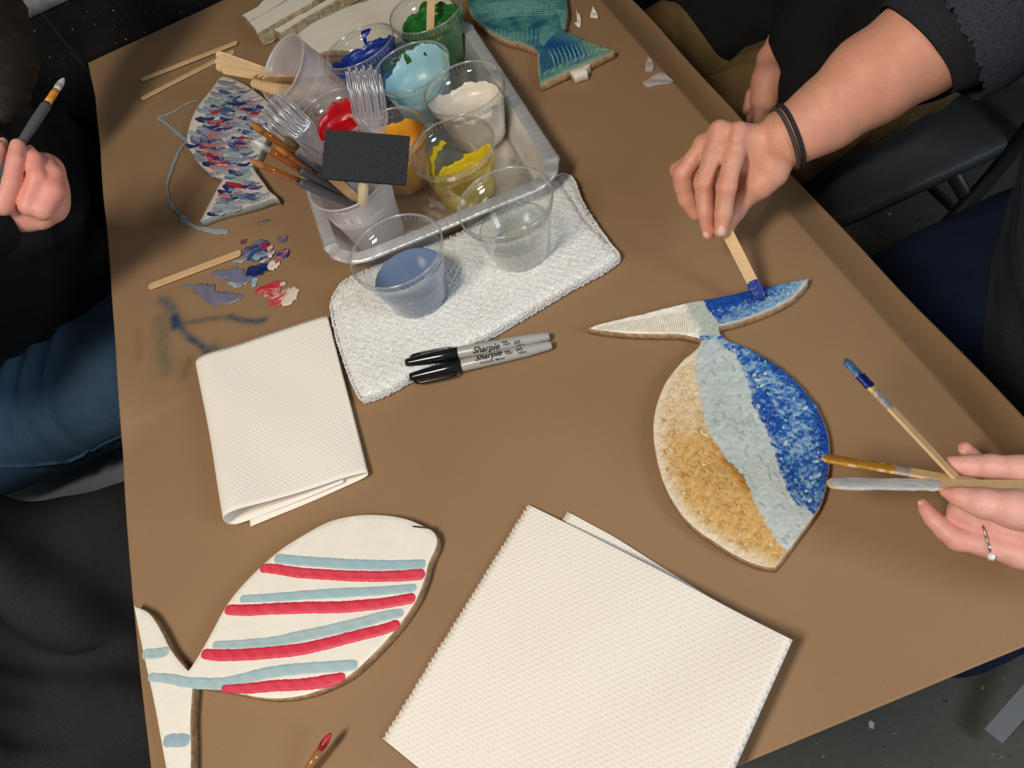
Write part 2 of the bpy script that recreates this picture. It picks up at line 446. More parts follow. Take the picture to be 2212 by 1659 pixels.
MT['black_cloth2'] = mat('soft_black_cloth', tuple(lin(46, 46, 48)), rough=.95, spec=.12, fine=(600, .2), bump=(700, .4, .001))
MT['denim'] = mat('blue_denim', tuple(lin(68, 94, 122)), rough=.9, spec=.15, noise=(16, .16), fine=(900, .3), bump=(900, .6, .001, (1, .2, 1)))
MT['denim_dark'] = mat('dark_denim', tuple(lin(24, 34, 56)), rough=.9, spec=.15, noise=(12, .2), fine=(900, .3), bump=(900, .5, .001))
MT['thread'] = mat('denim_thread', tuple(lin(110, 130, 150)), rough=.9)
MT['khaki'] = mat('khaki_cotton', tuple(lin(120, 98, 64)), rough=.95, spec=.1, noise=(14, .12), fine=(800, .15), bump=(700, .4, .001))
MT['elastic'] = mat('black_elastic', (.02, .02, .022), rough=.8, bump=(1200, .8, .0008))
MT['silver'] = mat('silver', (.86, .85, .84), rough=.18, metal=1)
MT['gem'] = mat('clear_stone', (.95, .95, .97), rough=.03, spec=1)
MT['chair_dark'] = mat('dark_grey_metal', tuple(lin(66, 68, 70)), rough=.5, noise=(60, .1))
MT['chair_grey'] = mat('grey_metal', tuple(lin(150, 156, 164)), rough=.4, noise=(60, .06))
MT['wood_dark'] = mat('table_board', tuple(lin(120, 98, 74)), rough=.6, noise=(30, .1))
MT['steel'] = mat('dark_steel', (.05, .05, .05), rough=.4, metal=.6)
MT['blackwall'] = mat('black_painted_wall', (.010, .010, .011), rough=.38, spec=.3, noise=(20, .3), bump=[(14, .25, .006), (160, .35, .002)])
MT['speck'] = mat('white_paint_speck', (.5, .5, .48), rough=.6)
MT['poster'] = mat('grey_mottled_paper', tuple(lin(150, 152, 152)), rough=.7, noise=(40, .3), fine=(200, .12))
MT['scrap'] = film('thin_white_plastic_scrap', (.98, .97, .95), .55, (1, .98, .95), .2, 1.45, 1.2)
MT['scrap_white'] = mat('white_plastic_scrap', tuple(lin(250, 240, 226)), rough=.35)
MT['bead'] = mat('wet_paint_tip', attr=True, rough=.3, spec=.5, bump=(600, .5, .001))
def floor_mat():
    m = mat('terrazzo_floor', tuple(lin(84, 84, 78)), rough=.45, noise=(5, .08), fine=(120, .1)); nt = m.node_tree; L = nt.links.new; b = nt.nodes['Principled BSDF']
    src = b.inputs['Base Color'].links[0].from_socket; tc = [n for n in nt.nodes if n.type == 'TEX_COORD'][0]; out = src
    for sc, th, col, sd in ((26, .10, (.55, .53, .47, 1), 0), (34, .10, (.006, .006, .006, 1), 3.3), (75, .13, (.30, .29, .26, 1), 7.1), (90, .15, (.01, .01, .01, 1), 5.2)):
        mp = _n(nt, 'ShaderNodeMapping'); mp.inputs['Location'].default_value = (sd, sd*1.7, 0); mp.inputs['Rotation'].default_value = (0, 0, sd); L(tc.outputs['Object'], mp.inputs[0])
        nz = _n(nt, 'ShaderNodeTexNoise'); nz.inputs['Scale'].default_value = sc*2.5; L(mp.outputs[0], nz.inputs[0])
        ad = _n(nt, 'ShaderNodeMixRGB', blend_type='ADD'); ad.inputs[0].default_value = .012; L(mp.outputs[0], ad.inputs[1]); L(nz.outputs[1], ad.inputs[2])
        v = _n(nt, 'ShaderNodeTexVoronoi'); v.inputs['Scale'].default_value = sc; L(ad.outputs[0], v.inputs[0])
        # keep only some of the cells
        cr = _n(nt, 'ShaderNodeSeparateColor'); L(v.outputs['Color'], cr.inputs[0])
        g1 = _n(nt, 'ShaderNodeMath', operation='GREATER_THAN'); L(cr.outputs[0], g1.inputs[0]); g1.inputs[1].default_value = .72
        sz = _n(nt, 'ShaderNodeMath', operation='MULTIPLY'); L(cr.outputs[1], sz.inputs[0]); sz.inputs[1].default_value = th*1.6
        g2 = _n(nt, 'ShaderNodeMath', operation='LESS_THAN'); L(v.outputs['Distance'], g2.inputs[0]); L(sz.outputs[0], g2.inputs[1])
        mu = _n(nt, 'ShaderNodeMath', operation='MULTIPLY'); L(g1.outputs[0], mu.inputs[0]); L(g2.outputs[0], mu.inputs[1])
        mx = _n(nt, 'ShaderNodeMixRGB'); mx.inputs[2].default_value = col; L(mu.outputs[0], mx.inputs[0]); L(out, mx.inputs[1]); out = mx.outputs[0]
    L(out, b.inputs['Base Color']); return m
MT['floor'] = floor_mat()
def towel_mat(name, scale):
    """embossed paper towel: rows of small oval dimples along the sheet's own UVs"""
    m = mat(name, tuple(lin(250, 243, 230)), rough=.85, spec=.2, noise=(8, .012)); nt = m.node_tree; L = nt.links.new; b = nt.nodes['Principled BSDF']
    uv = _n(nt, 'ShaderNodeUVMap'); mp = _n(nt, 'ShaderNodeMapping'); mp.inputs['Scale'].default_value = (scale, scale, 1); L(uv.outputs[0], mp.inputs[0])
    sp = _n(nt, 'ShaderNodeSeparateXYZ'); L(mp.outputs[0], sp.inputs[0])
    def mth(op, a, bb=None):
        n = _n(nt, 'ShaderNodeMath', operation=op)
        for i, x in enumerate([a, bb]):
            if x is None: continue
            if isinstance(x, (int, float)): n.inputs[i].default_value = x
            else: L(x, n.inputs[i])
        return n.outputs[0]
    row = mth('FLOOR', sp.outputs[1]); odd = mth('MULTIPLY', mth('MODULO', row, 2), .5)
    fx = mth('SUBTRACT', mth('FRACT', mth('ADD', mth('MULTIPLY', sp.outputs[0], .62), odd)), .5); fy = mth('SUBTRACT', mth('FRACT', sp.outputs[1]), .5)
    d = mth('ADD', mth('POWER', mth('ABSOLUTE', mth('MULTIPLY', fx, 2.6)), 2), mth('POWER', mth('ABSOLUTE', mth('MULTIPLY', fy, 3.4)), 2))
    h = mth('MINIMUM', d, 1.0)
    bn = _n(nt, 'ShaderNodeBump'); bn.inputs['Strength'].default_value = .55; bn.inputs['Distance'].default_value = .0005; L(h, bn.inputs['Height'])
    L(bn.outputs[0], b.inputs['Normal'])
    return m
MT['towel_paper'] = towel_mat('embossed_paper_towel', 330.0)
def Z(z): return z + TZ
rnd = np.random.RandomState(3)
# ================================================================ the setting
g = G(); g.add([(-3, -2.2, 0), (3, -2.2, 0), (3, 1.42, 0), (-3, 1.42, 0), (-3, -2.2, -.05), (3, -2.2, -.05), (3, 1.42, -.05), (-3, 1.42, -.05)], [[0, 1, 2, 3], [7, 6, 5, 4], [0, 4, 5, 1], [1, 5, 6, 2], [2, 6, 7, 3], [3, 7, 4, 0]])
tag(build(g, 'floor', MT['floor'], smooth=False), kind='structure')
WY = 1.346
g = G()
v, f = box((0, WY+.05, 1.3), (6, .1, 2.6)); g.add(v, f)
wall = tag(build(g, 'wall_back', MT['blackwall'], smooth=False), kind='structure')
g = G()
for u, v_ in ((90, 30), (250, 0), (120, 62), (400, -40)):       # seams between the black boards
    x = PW(u, v_, WY)[0]
    vv, ff = box((x, WY-.0005, 1.1), (.0022, .002, 2.2)); g.add(vv, ff)
for x in np.arange(-1.6, 2.4, .102):
    if abs(x+.3) > .16:
        vv, ff = box((x, WY-.0005, 1.1), (.0022, .002, 2.2)); g.add(vv, ff)
tag(build(g, 'trim_1', MT['steel'], smooth=False), kind='structure')
g = G()
for k in range(110):                                            # flecks of paint on the wall
    x = -.46+.28*rnd.rand(); z = Z(-.02+.17*rnd.rand()); s = .0004+.0007*rnd.rand()**3
    vv, ff = box((x, WY-.0004, z), (s*(1+rnd.rand()), .0008, s*(1+rnd.rand()))); g.add(vv, ff)
sp = build(g, 'paint_specks', MT['speck'], parent=wall, smooth=False); tag(sp, 'tiny white paint flecks', kind='stuff')
# grey sheet fixed to the wall
g = G(); x0 = PW(57, 40, WY)[0]; zb = PW(57, 40, WY)[2]
n = 14; v = []; f = []
for i in range(n+1):
    for j in range(n+1):
        v.append((x0+.24*i/n, WY-.004-.0015*math.sin(i*.9)*math.sin(j*.8), zb+.30*j/n))
for i in range(n):
    for j in range(n): f.append([i*(n+1)+j, (i+1)*(n+1)+j, (i+1)*(n+1)+j+1, i*(n+1)+j+1])
k = len(v); v2 = [(a, b+.001, c) for a, b, c in v]; f2 = [[q+k for q in w][::-1] for w in f]
rim = [i*(n+1) for i in range(n+1)]+[n*(n+1)+j for j in range(1, n+1)]+[i*(n+1)+n for i in range(n-1, -1, -1)]+[j for j in range(n-1, 0, -1)]
f3 = [[rim[i], rim[(i+1) % len(rim)], rim[(i+1) % len(rim)]+k, rim[i]+k][::-1] for i in range(len(rim))]
g.add(v+v2, f+f2+f3)
tag(build(g, 'wall_poster', MT['poster']), 'grey mottled paper sheet pinned on the black wall above the table end', 'poster')
# ================================================================ table and paper
XL, XR, Y0, Y1 = -.378, .303, .085, 1.335
tb = thing('craft_table', 'rectangular work table hidden under brown kraft paper', 'table', ((XL+XR)/2, (Y0+Y1)/2, 0))
g = G(); v, f = box(((XL+.006+XR)/2, (Y0+Y1)/2+.002, Z(-.0145)), (XR-XL-.006, Y1-Y0-.012, .026), bev=.003); g.add(v, f); build(g, 'table_top', MT['wood_dark'], tb, smooth=False)
g = G()
for y in (Y0+.06, Y1-.06): vv, ff = box(((XL+XR)/2, y, Z(-.05)), (XR-XL-.1, .03, .045)); g.add(vv, ff)
for x in (XL+.06, XR-.06): vv, ff = box((x, (Y0+Y1)/2, Z(-.05)), (.03, Y1-Y0-.1, .045)); g.add(vv, ff)
build(g, 'frame', MT['steel'], tb, smooth=False)
for x in (XL+.06, XR-.06):
    for y in (Y0+.18, Y1-.06):
        g = G(); v, f = tube([(x, y, 0), (x, y, Z(-.03))], [.014, .014], 14); g.add(v, f); build(g, 'leg', MT['steel'], tb)
# kraft paper: left outline traced as it lies, right side bending down past the table's edge
leftp = [P(u, v)[:2] for u, v in ((192, 139), (208, 215), (219, 330), (226, 430), (240, 580), (252, 760), (262, 900), (274, 1080), (290, 1300), (309, 1480), (330, 1659))]
leftp = sorted([(p[0], p[1]) for p in leftp], key=lambda q: q[1])
ly = [p[1] for p in leftp]; lx = [p[0] for p in leftp]
ys = np.arange(.078, 1.3401, .0019); XE = .3385
nx = 380
S = np.linspace(0, 1, nx)
KX = lin(154, 123, 90)
def droop(x): t = np.clip((x-.300)/.040, 0, 1); return -.0165*np.sin(t*math.pi/2)**1.0*np.where(x > .300, 1, 0)
v = []; 
YY, SS = np.meshgrid(ys, S, indexing='ij')
x0 = np.interp(YY, ly, lx); x1 = XE + .002*np.sin(YY*9)+.0008*np.sin(YY*31)
y_off = np.where(YY < .09, .004*(SS-.5)*0, 0)
X = x0+(x1-x0)*SS
# near edge follows the photo: slightly oblique
yn = np.interp(X, [-.38, .04, .34], [.092, .0867, .0757]); YYY = np.where(YY < .13, .13-(.13-YY)*(.13-yn)/(.13-.078), YY)
wav = .0004*np.sin(X*21+YYY*7)*np.sin(YYY*13+1)+.0003*np.sin(X*41-YYY*29)+.0010*np.exp(-((X-x0)/.03)**2)*np.sin(YYY*17)
Zp = .0014+np.abs(wav)*.9+droop(X)+.002*np.exp(-((YYY-Y0)/.02)**2)*0
# colour of the sheet: soft water stains with a shape of their own, plus light painted at the left edge
Cc = np.tile(KX, X.shape+(1,)).reshape(X.shape+(3,))
def stain_or_light(line, w, col, a, pw=2):
    global Cc
    L_ = [P(*q)[:2] for q in line]; d, _ = pdist(X, YYY, L_)
    nz = .85+.25*np.sin(X*130+YYY*70+2*np.sin(YYY*190))*np.sin(YYY*110-X*60+2*np.sin(X*170))
    m = (np.exp(-(d/w)**pw)*a*np.clip(nz, .3, 1.2))[..., None].clip(0, 1); Cc = Cc*(1-m)+np.array(col)*m
stain_or_light([(352, 650), (372, 665), (384, 695), (382, 705)], .007, lin(74, 88, 92), .85)
stain_or_light([(378, 690), (390, 700), (398, 718), (412, 732), (428, 742), (446, 755), (452, 772)], .0045, lin(40, 72, 96), .9)
stain_or_light([(404, 700), (440, 693), (480, 688), (500, 686)], .0045, lin(88, 84, 76), .8)
stain_or_light([(500, 688), (530, 694), (555, 697), (575, 692)], .004, lin(52, 76, 92), .95)
stain_or_light([(350, 690), (352, 730), (356, 770), (360, 800)], .010, lin(104, 100, 82), .75)
stain_or_light([(380, 690), (378, 705)], .0055, lin(26, 60, 100), .95)
stain_or_light([(452, 760), (462, 750), (470, 764)], .006, lin(76, 92, 96), .8)
stain_or_light([(300, 720), (306, 750), (300, 776)], .005, lin(134, 106, 78), .6)
stain_or_light([(410, 778), (404, 800), (400, 815)], .005, lin(118, 98, 74), .6)
stain_or_light([(210, 840), (262, 915)], .03, lin(168, 140, 108), .6)  # brighter light at the left edge, put into the sheet's colour
stain_or_light([(262, 925), (330, 900), (400, 860)], .006, lin(172, 140, 106), .35)  # thin paler streak running in from the left edge
g = G(); ny = len(ys); vtx = np.stack([X, YYY, Z(Zp)], -1).reshape(-1, 3)
f = [[i*nx+j, i*nx+j+1, (i+1)*nx+j+1, (i+1)*nx+j] for i in range(ny-1) for j in range(nx-1)]
g.add(vtx, f, 0, Cc.reshape(-1, 3))
paper = build(g, 'kraft_paper', MT['kraft']); sm = paper.modifiers.new('thickness', 'SOLIDIFY'); sm.thickness = .0005; sm.offset = -1
tag(paper, 'brown kraft paper sheet covering the whole table', 'paper')
def dz(x, y): return .0024
# ---- paint on the paper
LB = lin(150, 160, 162); WHT = lin(226, 214, 196); RED = lin(196, 30, 42); BLU = lin(28, 52, 120); LAV = lin(128, 124, 146); NAV = lin(24, 38, 84); PNK = lin(222, 140, 136)
g = G(); h = .0006; zb = Z(.0026)
stroke(g, pxw([(432, 217), (405, 223), (380, 238), (360, 247), (338, 254)], .0025), [.0028, .0035, .005, .004, .006], zb, h, LB, seed=1, jit=.35)
stroke(g, pxw([(338, 254), (352, 262), (365, 272), (380, 285), (392, 294), (404, 304)], .0025), [.005, .006, .0045, .006, .006, .007], zb, h, LB, seed=2, jit=.35)
stroke(g, pxw([(404, 304), (392, 318), (382, 335), (373, 358), (364, 384), (360, 402)], .0025), [.007, .006, .0055, .007, .005, .006], zb, h, LB, seed=3, jit=.35)
stroke(g, pxw([(361, 400), (364, 425), (372, 446), (390, 464)], .0025), [.003, .0028, .005, .0035], zb, h, LB*.9, seed=4, jit=.3)
stroke(g, pxw([(390, 464), (398, 476), (408, 484)], .0025), [.005, .010, .006], zb, h, LB, seed=5, jit=.3)
stroke(g, pxw([(402, 480), (420, 489), (445, 496), (470, 500), (494, 502)], .0025), [.005, .0045, .007, .009, .006], zb, h*1.6, LB*1.12, seed=6, jit=.3)
outl = build(g, 'traced_outline', MT['paint'], paper); tag(outl, 'thin grey-blue painted outline of a fish')
def blob(name, items, label):
    g = G(); rs = np.random.RandomState(len(items))
    for i, (pts, w, c, c2) in enumerate(items): stroke(g, pxw(pts, .003), w, Z(.0024+.00012*i), .0010, c, seed=i+11, jit=.3, col2=c2)
    return tag(build(g, name, MT['paint'], paper), label)
blob('paint_dab', [([(522, 548), (540, 540), (560, 528), (578, 522)], [.010, .018, .016, .008], LAV, BLU),
    ([(500, 566), (520, 562), (534, 556)], [.003, .008, .005], lin(160, 178, 180), LAV),
    ([(540, 545), (560, 550), (575, 538)], [.018, .022, .012], lin(70, 110, 150), BLU), ([(536, 578), (550, 584), (570, 578), (580, 568)], [.010, .017, .018, .012], BLU, NAV),
    ([(545, 560), (560, 552), (575, 545)], [.012, .015, .010], lin(150, 176, 190), BLU), ([(560, 565), (580, 552), (592, 540)], [.010, .012, .007], BLU, WHT),
    ([(578, 582), (592, 572), (604, 564)], [.010, .014, .008], WHT, lin(236, 226, 214)), ([(594, 571), (602, 563)], [.006, .006], RED, RED),
    ([(562, 538), (572, 531), (582, 526)], [.006, .009, .004], RED, NAV), ([(577, 541), (590, 532)], [.007, .007], WHT, PNK),
    ([(598, 556), (612, 548), (622, 538)], [.009, .015, .008], BLU, PNK), ([(580, 556), (588, 549)], [.009, .008], WHT, WHT)], 'smeared blue, white and red paint dab')
blob('paint_dab', [([(600, 522), (612, 514), (620, 508)], [.010, .016, .008], lin(92, 92, 120), lin(150, 120, 120))], 'small grey-blue paint dab')
blob('paint_dab', [([(520, 526), (528, 520), (533, 519)], [.006, .010, .005], lin(70, 50, 96), lin(170, 80, 60))], 'tiny purple paint dab')
blob('paint_smear', [([(458, 588), (480, 592), (505, 592), (525, 606), (545, 596)], [.004, .015, .020, .014, .004], LAV, lin(110, 120, 150)), ([(490, 610), (510, 615), (522, 618)], [.005, .008, .003], lin(176, 190, 192), LAV)], 'lavender-grey paint smear')
blob('paint_smear', [([(390, 620), (410, 618), (424, 618)], [.002, .006, .003], lin(120, 122, 132), LAV), ([(420, 620), (440, 626), (460, 640), (490, 646), (525, 640)], [.010, .020, .018, .018, .005], LAV, lin(112, 108, 132))], 'long lavender paint smear')
blob('paint_dab', [([(550, 598), (549, 608), (545, 620)], [.006, .009, .005], lin(168, 190, 190), lin(150, 176, 182))], 'pale blue paint dab')
blob('paint_dab', [([(550, 632), (570, 622), (595, 616), (612, 608)], [.004, .009, .012, .006], lin(206, 76, 84), RED), ([(572, 628), (592, 634), (606, 636)], [.012, .016, .008], RED, lin(232, 180, 170)),
    ([(580, 652), (600, 652), (612, 640)], [.006, .011, .008], RED, lin(220, 90, 96)), ([(600, 648), (614, 634), (624, 620)], [.008, .012, .008], RED, WHT), ([(606, 654), (622, 648), (632, 632), (633, 620)], [.008, .016, .014, .009], WHT, lin(244, 224, 206)), ([(604, 614), (618, 612)], [.006, .006], WHT, PNK)], 'red and white paint dab')
blob('paint_smear', [([(556, 484), (566, 480), (582, 474)], [.002, .004, .002], lin(110, 116, 120), NAV)], 'small faint paint smear')
# ================================================================ wooden fish
def crop(ox, oy, s): return lambda *p: [(ox+a/s, oy+b/s) for a, b in p]
def board(name, label, outline_px, th, top_mat, colfn, grid=.0024, hfn=None, edge_mat='ply_edge', sub=4, group=None, extra=None, z0=.0028):
    zt = z0+th
    o = spline([P(u, v, zt)[:2] for u, v in outline_px], sub)
    rs = np.random.RandomState(5); 
    v, f, nt, nft = slab(o, Z(z0), Z(zt), grid, .0007, hfn)
    g = G()
    c = np.ones((len(v), 3))*.5
    c[:nt] = colfn(v[:nt]); 
    no = (len(v)-nt)//3
    m = [0]*nft+[1]*(len(f)-nft)
    g.add(v, f, 0, c); g.m = m
    if extra: extra(g, Z(zt))
    ob = build(g, name, [MT[top_mat], MT[edge_mat] if isinstance(edge_mat, str) else edge_mat])
    return tag(ob, label, 'wooden fish' if 'fish' in name else 'board', group)
def topx(v):          # pixel of each point, for laying out the painted pattern
    p = v-np.array([0, 0, TZ+CH]); D = p @ np.array([rv[2], hv[2], up[2]])
    return CX+F*(p @ np.array([rv[0], hv[0], up[0]]))/D, CY+F*(p @ np.array([rv[1], hv[1], up[1]]))/D
def vnoise(v, sc, seed=0):
    x, y = v[:, 0]*sc+seed*7.3, v[:, 1]*sc+seed*3.1
    r = np.random.RandomState(seed); s = 0
    for k in range(6):
        a, b, c_, d = r.randn(4)*1.2; s = s+np.sin(a*x+b*y+2*np.sin(c_*x+d*y)+k)
    return s/6
CREAM = lin(245, 240, 226)
# -- striped fish
c7 = crop(260, 1050, 2.724)
fa = c7((400, 1085), (400, 1085), (470, 975), (540, 850), (610, 720), (690, 610), (800, 495), (930, 380), (1060, 295), (1230, 205), (1400, 168), (1550, 168), (1680, 190), (1790, 235), (1845, 268), (1866, 310), (1858, 370), (1820, 450), (1790, 560), (1740, 680), (1660, 800), (1550, 930), (1430, 1050), (1330, 1130), (1200, 1195), (1080, 1235), (950, 1254), (830, 1250), (700, 1225), (600, 1205), (430, 1180), (430, 1180), (424, 1250), (416, 1400), (420, 1560), (418, 1680))+[(413, 1720), (405, 1780), (395, 1830), (395, 1830), (374, 1740)]+c7((265, 1659), (200, 1300), (155, 1090), (120, 930), (75, 700), (75, 700), (170, 745), (240, 845), (290, 945), (340, 1015))
def colA(v):
    n = vnoise(v, 60, 1)[:, None]; return CREAM*(1+.02*n)
LBL = lin(160, 192, 200); RD = lin(220, 54, 76)
def stripesA(g, z):
    def s(pts, w, c, h, sd, c2=None): stroke(g, [P(u, v, z-TZ) for u, v in c7(*pts)], [q*1.17/2.724*.64/F for q in w], z-.0002, h, c, seed=sd, jit=.05, col2=c2, sub=14)
    lb2 = lin(176, 200, 204)
    s([(905, 424), (1040, 438), (1200, 450), (1400, 462), (1600, 465), (1800, 460)], [62, 60, 62, 64, 60, 62], LBL, .0005, 1, lb2)
    s([(700, 665), (900, 655), (1100, 640), (1300, 628), (1500, 618), (1660, 605), (1745, 597)], [46, 52, 56, 58, 52, 50, 44], LBL, .0005, 2, lb2)
    s([(540, 935), (700, 930), (900, 915), (1050, 885), (1200, 855), (1400, 808), (1550, 765), (1670, 745)], [44, 50, 60, 66, 66, 66, 60, 48], lin(166, 190, 190), .0005, 3, lb2)
    s([(162, 1122), (300, 1135), (400, 1155), (580, 1160), (700, 1140), (850, 1102), (1000, 1080), (1200, 1065), (1400, 1052)], [46, 56, 58, 62, 66, 66, 64, 62, 60], LBL, .0005, 4, lb2)
    s([(128, 985), (200, 985), (290, 970)], [60, 62, 66], lin(168, 184, 180), .0004, 5, lb2)
    s([(250, 1498), (330, 1496), (412, 1496)], [70, 72, 70], lin(150, 178, 192), .0004, 6, lin(168, 188, 196))
    rd2 = lin(228, 74, 94)
    s([(822, 484), (900, 486), (1040, 508), (1200, 520), (1400, 530), (1600, 530), (1795, 518)], [52, 58, 60, 60, 62, 62, 66], RD, .0011, 7, rd2)
    s([(614, 726), (750, 730), (900, 722), (1100, 715), (1300, 712), (1500, 695), (1620, 678), (1738, 655)], [58, 66, 66, 66, 66, 62, 60, 62], RD, .0010, 8, rd2)
    s([(476, 986), (600, 995), (750, 990), (900, 978), (1050, 962), (1200, 930), (1400, 878), (1550, 842), (1645, 805)], [54, 64, 66, 66, 66, 64, 62, 60, 52], RD, .0010, 9, rd2)
    s([(594, 1190), (750, 1190), (900, 1175), (1050, 1168), (1200, 1150), (1325, 1118)], [34, 56, 60, 60, 66, 44], RD, .0010, 10, rd2)
fishA = board('wooden_fish', 'cream wooden fish with red and light blue stripes at the near left', fa, .0095, 'ply_white', colA, .004, None, extra=stripesA)
# a bent staple in its nose
g = G(); v, f = tube([P(892, 1137, .0134), P(905, 1138.5, .0137), P(920, 1140, .0137), P(930, 1141.5, .0134)], [.0006]*4, 6); g.add(v, f); build(g, 'staple', MT['steel'], fishA)
# -- gold, pale and blue fish
c5 = crop(1240, 560, 2.2757)
fb = c5((68, 340), (68, 340), (120, 318), (200, 298), (340, 266), (440, 240), (540, 216), (640, 198), (720, 184), (860, 152), (1000, 122), (1100, 102), (1156, 91), (1156, 91), (1140, 130), (1080, 190), (1000, 236), (900, 278), (800, 312), (716, 332), (716, 332), (714, 352), (728, 374), (760, 400), (850, 432), (950, 490), (1050, 560), (1130, 640), (1190, 720), (1230, 800), (1252, 880), (1258, 960), (1250, 1060), (1230, 1165), (1195, 1245), (1130, 1335), (1060, 1430), (990, 1522), (990, 1522), (900, 1506), (800, 1462), (700, 1400), (600, 1330), (530, 1260), (470, 1170), (430, 1080), (400, 960), (387, 850), (395, 750), (430, 640), (480, 560), (540, 490), (600, 440), (620, 408), (618, 395), (560, 378), (500, 370), (400, 370), (250, 365), (130, 352))
lgold = [(605, 440), (600, 560), (630, 720), (645, 820), (700, 910), (760, 995), (830, 1060), (870, 1150), (900, 1220), (960, 1310), (1000, 1400), (1060, 1440)]
lblue = [(620, 395), (700, 400), (800, 480), (855, 590), (880, 720), (935, 820), (985, 930), (1010, 1040), (1045, 1130), (1100, 1210), (1200, 1260)]
ltail1 = [(520, 210), (570, 300), (620, 400)]; ltail2 = [(636, 200), (660, 250), (700, 300), (740, 345)]
def colB(v):
    u, w = topx(v); X_ = (u-1240)*2.2757; Y_ = (w-560)*2.2757
    n1 = vnoise(v, 260, 1); n2 = vnoise(v, 520, 2); n3 = vnoise(v, 120, 3); n4 = vnoise(v, 900, 4)
    Xn = X_+n1*9+n2*8; Yn = Y_+vnoise(v, 300, 8)*10
    dg, sg = pdist(Xn, Yn, lgold); db, sb = pdist(Xn, Yn, lblue)
    dg = dg*sg; db = db*sb      # in crop px; y points down so + is to the right of travel in the picture
    pale = lin(188, 204, 204); pale2 = lin(206, 216, 214)
    c = np.tile(pale, (len(v), 1))*(1+.05*n1[:, None]); c = c+(pale2-pale)*np.clip(.5+n3, 0, 1)[:, None]
    wht = np.clip((Y_-1150)/200, 0, 1)[:, None]*.5; c = c*(1-wht)+lin(204, 208, 202)*wht
    # gold side
    left = dg > 0
    gold = lin(220, 178, 112); tan = lin(234, 212, 174); dk = lin(190, 136, 50); crm = lin(240, 230, 208)
    edge, _ = pdist(X_, Y_, [(600, 440), (540, 490), (480, 560), (430, 640), (395, 750), (387, 850), (400, 960), (430, 1080), (470, 1170), (530, 1260), (600, 1330), (700, 1400), (800, 1462), (900, 1506)])
    t = np.clip((Y_-700)/220+n3*.5+n2*.35-.25*(edge < 90), 0, 1)*np.clip((edge-18)/70, 0, 1)
    gc = tan*(1-t[:, None])+gold*t[:, None]; gc = gc*(1+.24*n2[:, None]+.14*n1[:, None])
    e2 = np.clip(1-(edge-4+n1*6)/34, 0, 1)[:, None]*.75; gc = gc*(1-e2)+crm*e2
    dd, _ = pdist(Xn, Yn, [(735, 985), (790, 1030), (830, 1080), (858, 1135)]); tt = np.exp(-(dd/24)**2)[:, None]*.95; gc = gc*(1-tt)+dk*tt
    dd, _ = pdist(Xn, Yn, [(610, 830), (660, 880), (700, 930)]); tt = np.exp(-(dd/14)**2)[:, None]*.6; gc = gc*(1-tt)+dk*tt
    lt = np.clip((Y_-1430)/60, 0, 1)[:, None]*.45; gc = gc*(1-lt)+tan*lt
    inb = Y_ > 400+.0*X_
    c = np.where((left & inb)[:, None], gc, c)
    # blue side
    right = (db < 0) & ((Y_ > 375) | (X_ > 760)) & (Y_ > .0*X_+370)
    B1 = lin(20, 78, 168); B2 = lin(70, 132, 196); B3 = lin(150, 182, 206); B4 = lin(14, 52, 140)
    q = vnoise(v, 420, 5)*.6+vnoise(v, 800, 6)*.5+vnoise(v, 180, 7)*.5
    q2 = np.abs(vnoise(v, 330, 9))
    t = np.clip(.42+q*1.5, 0, 1)
    d1, _ = pdist(X_, Y_, [(860, 600), (880, 700), (950, 760), (1000, 830)]); t = np.clip(t-np.exp(-(d1/50)**2)*.5, 0, 1)
    d2, _ = pdist(X_, Y_, [(940, 470), (1080, 570), (1180, 700), (1235, 820), (1250, 960), (1240, 1080)]); t = np.clip(t-np.exp(-(d2/34)**2)*.9, 0, 1)
    d3, _ = pdist(X_, Y_, [(750, 440), (880, 540), (1000, 640), (1080, 740)]); t = np.clip(t+np.exp(-(d3/60)**2)*.35, 0, 1)
    d4, _ = pdist(X_, Y_, [(1080, 820), (1120, 900), (1150, 1000), (1180, 1100)]); t = np.clip(t+np.exp(-(d4/55)**2)*.25, 0, 1)
    t = t[:, None]; bc = np.where(t < .5, B1*(1-2*t)+B2*2*t, B2*(2-2*t)+B3*(2*t-1))
    bc = np.where(((q2 < .06) & (t[:, 0] < .6))[:, None], B4, bc)
    near = np.clip(1+db/30, 0, 1)[:, None]*np.clip(.5+q*2, 0, 1)[:, None]; bc = bc*(1-near*.8)+pale*near*.8
    c = np.where(right[:, None], bc, c)
    # tail
    tail = Y_ < 392
    d1, s1 = pdist(Xn*1.0, Yn, ltail1); d2, s2 = pdist(X_+n2*4, Y_, ltail2)
    tc = np.tile(lin(254, 250, 236), (len(v), 1))*(1+.02*n1[:, None])
    mid = s1 < 0; k = np.clip(d1/34, 0, 1)[:, None]*mid[:, None]; tc = tc*(1-k)+lin(190, 200, 188)*k
    far = (s2 < 0) & (Y_ < 345)
    under, _ = pdist(X_, Y_, [(716, 332), (800, 312), (900, 278), (1000, 236), (1080, 190), (1156, 91)])
    tb_ = np.clip(1.15-under/85+(X_-900)/600+q*.75, 0, 1)[:, None]
    bt = B1*(1-tb_)+lin(132, 178, 206)*tb_; bt = np.where((under < 12)[:, None], lin(190, 204, 210), bt)
    bt = np.where((((vnoise(v, 700, 12) > .42)) & (under < 90))[:, None], lin(196, 212, 222), bt)
    tc = np.where(far[:, None], bt, tc)
    ys_ = np.where(X_ < 620, 400, 372); tail = Y_ < ys_
    c = np.where(tail[:, None], tc, c)
    return np.clip(c, 0, 1)
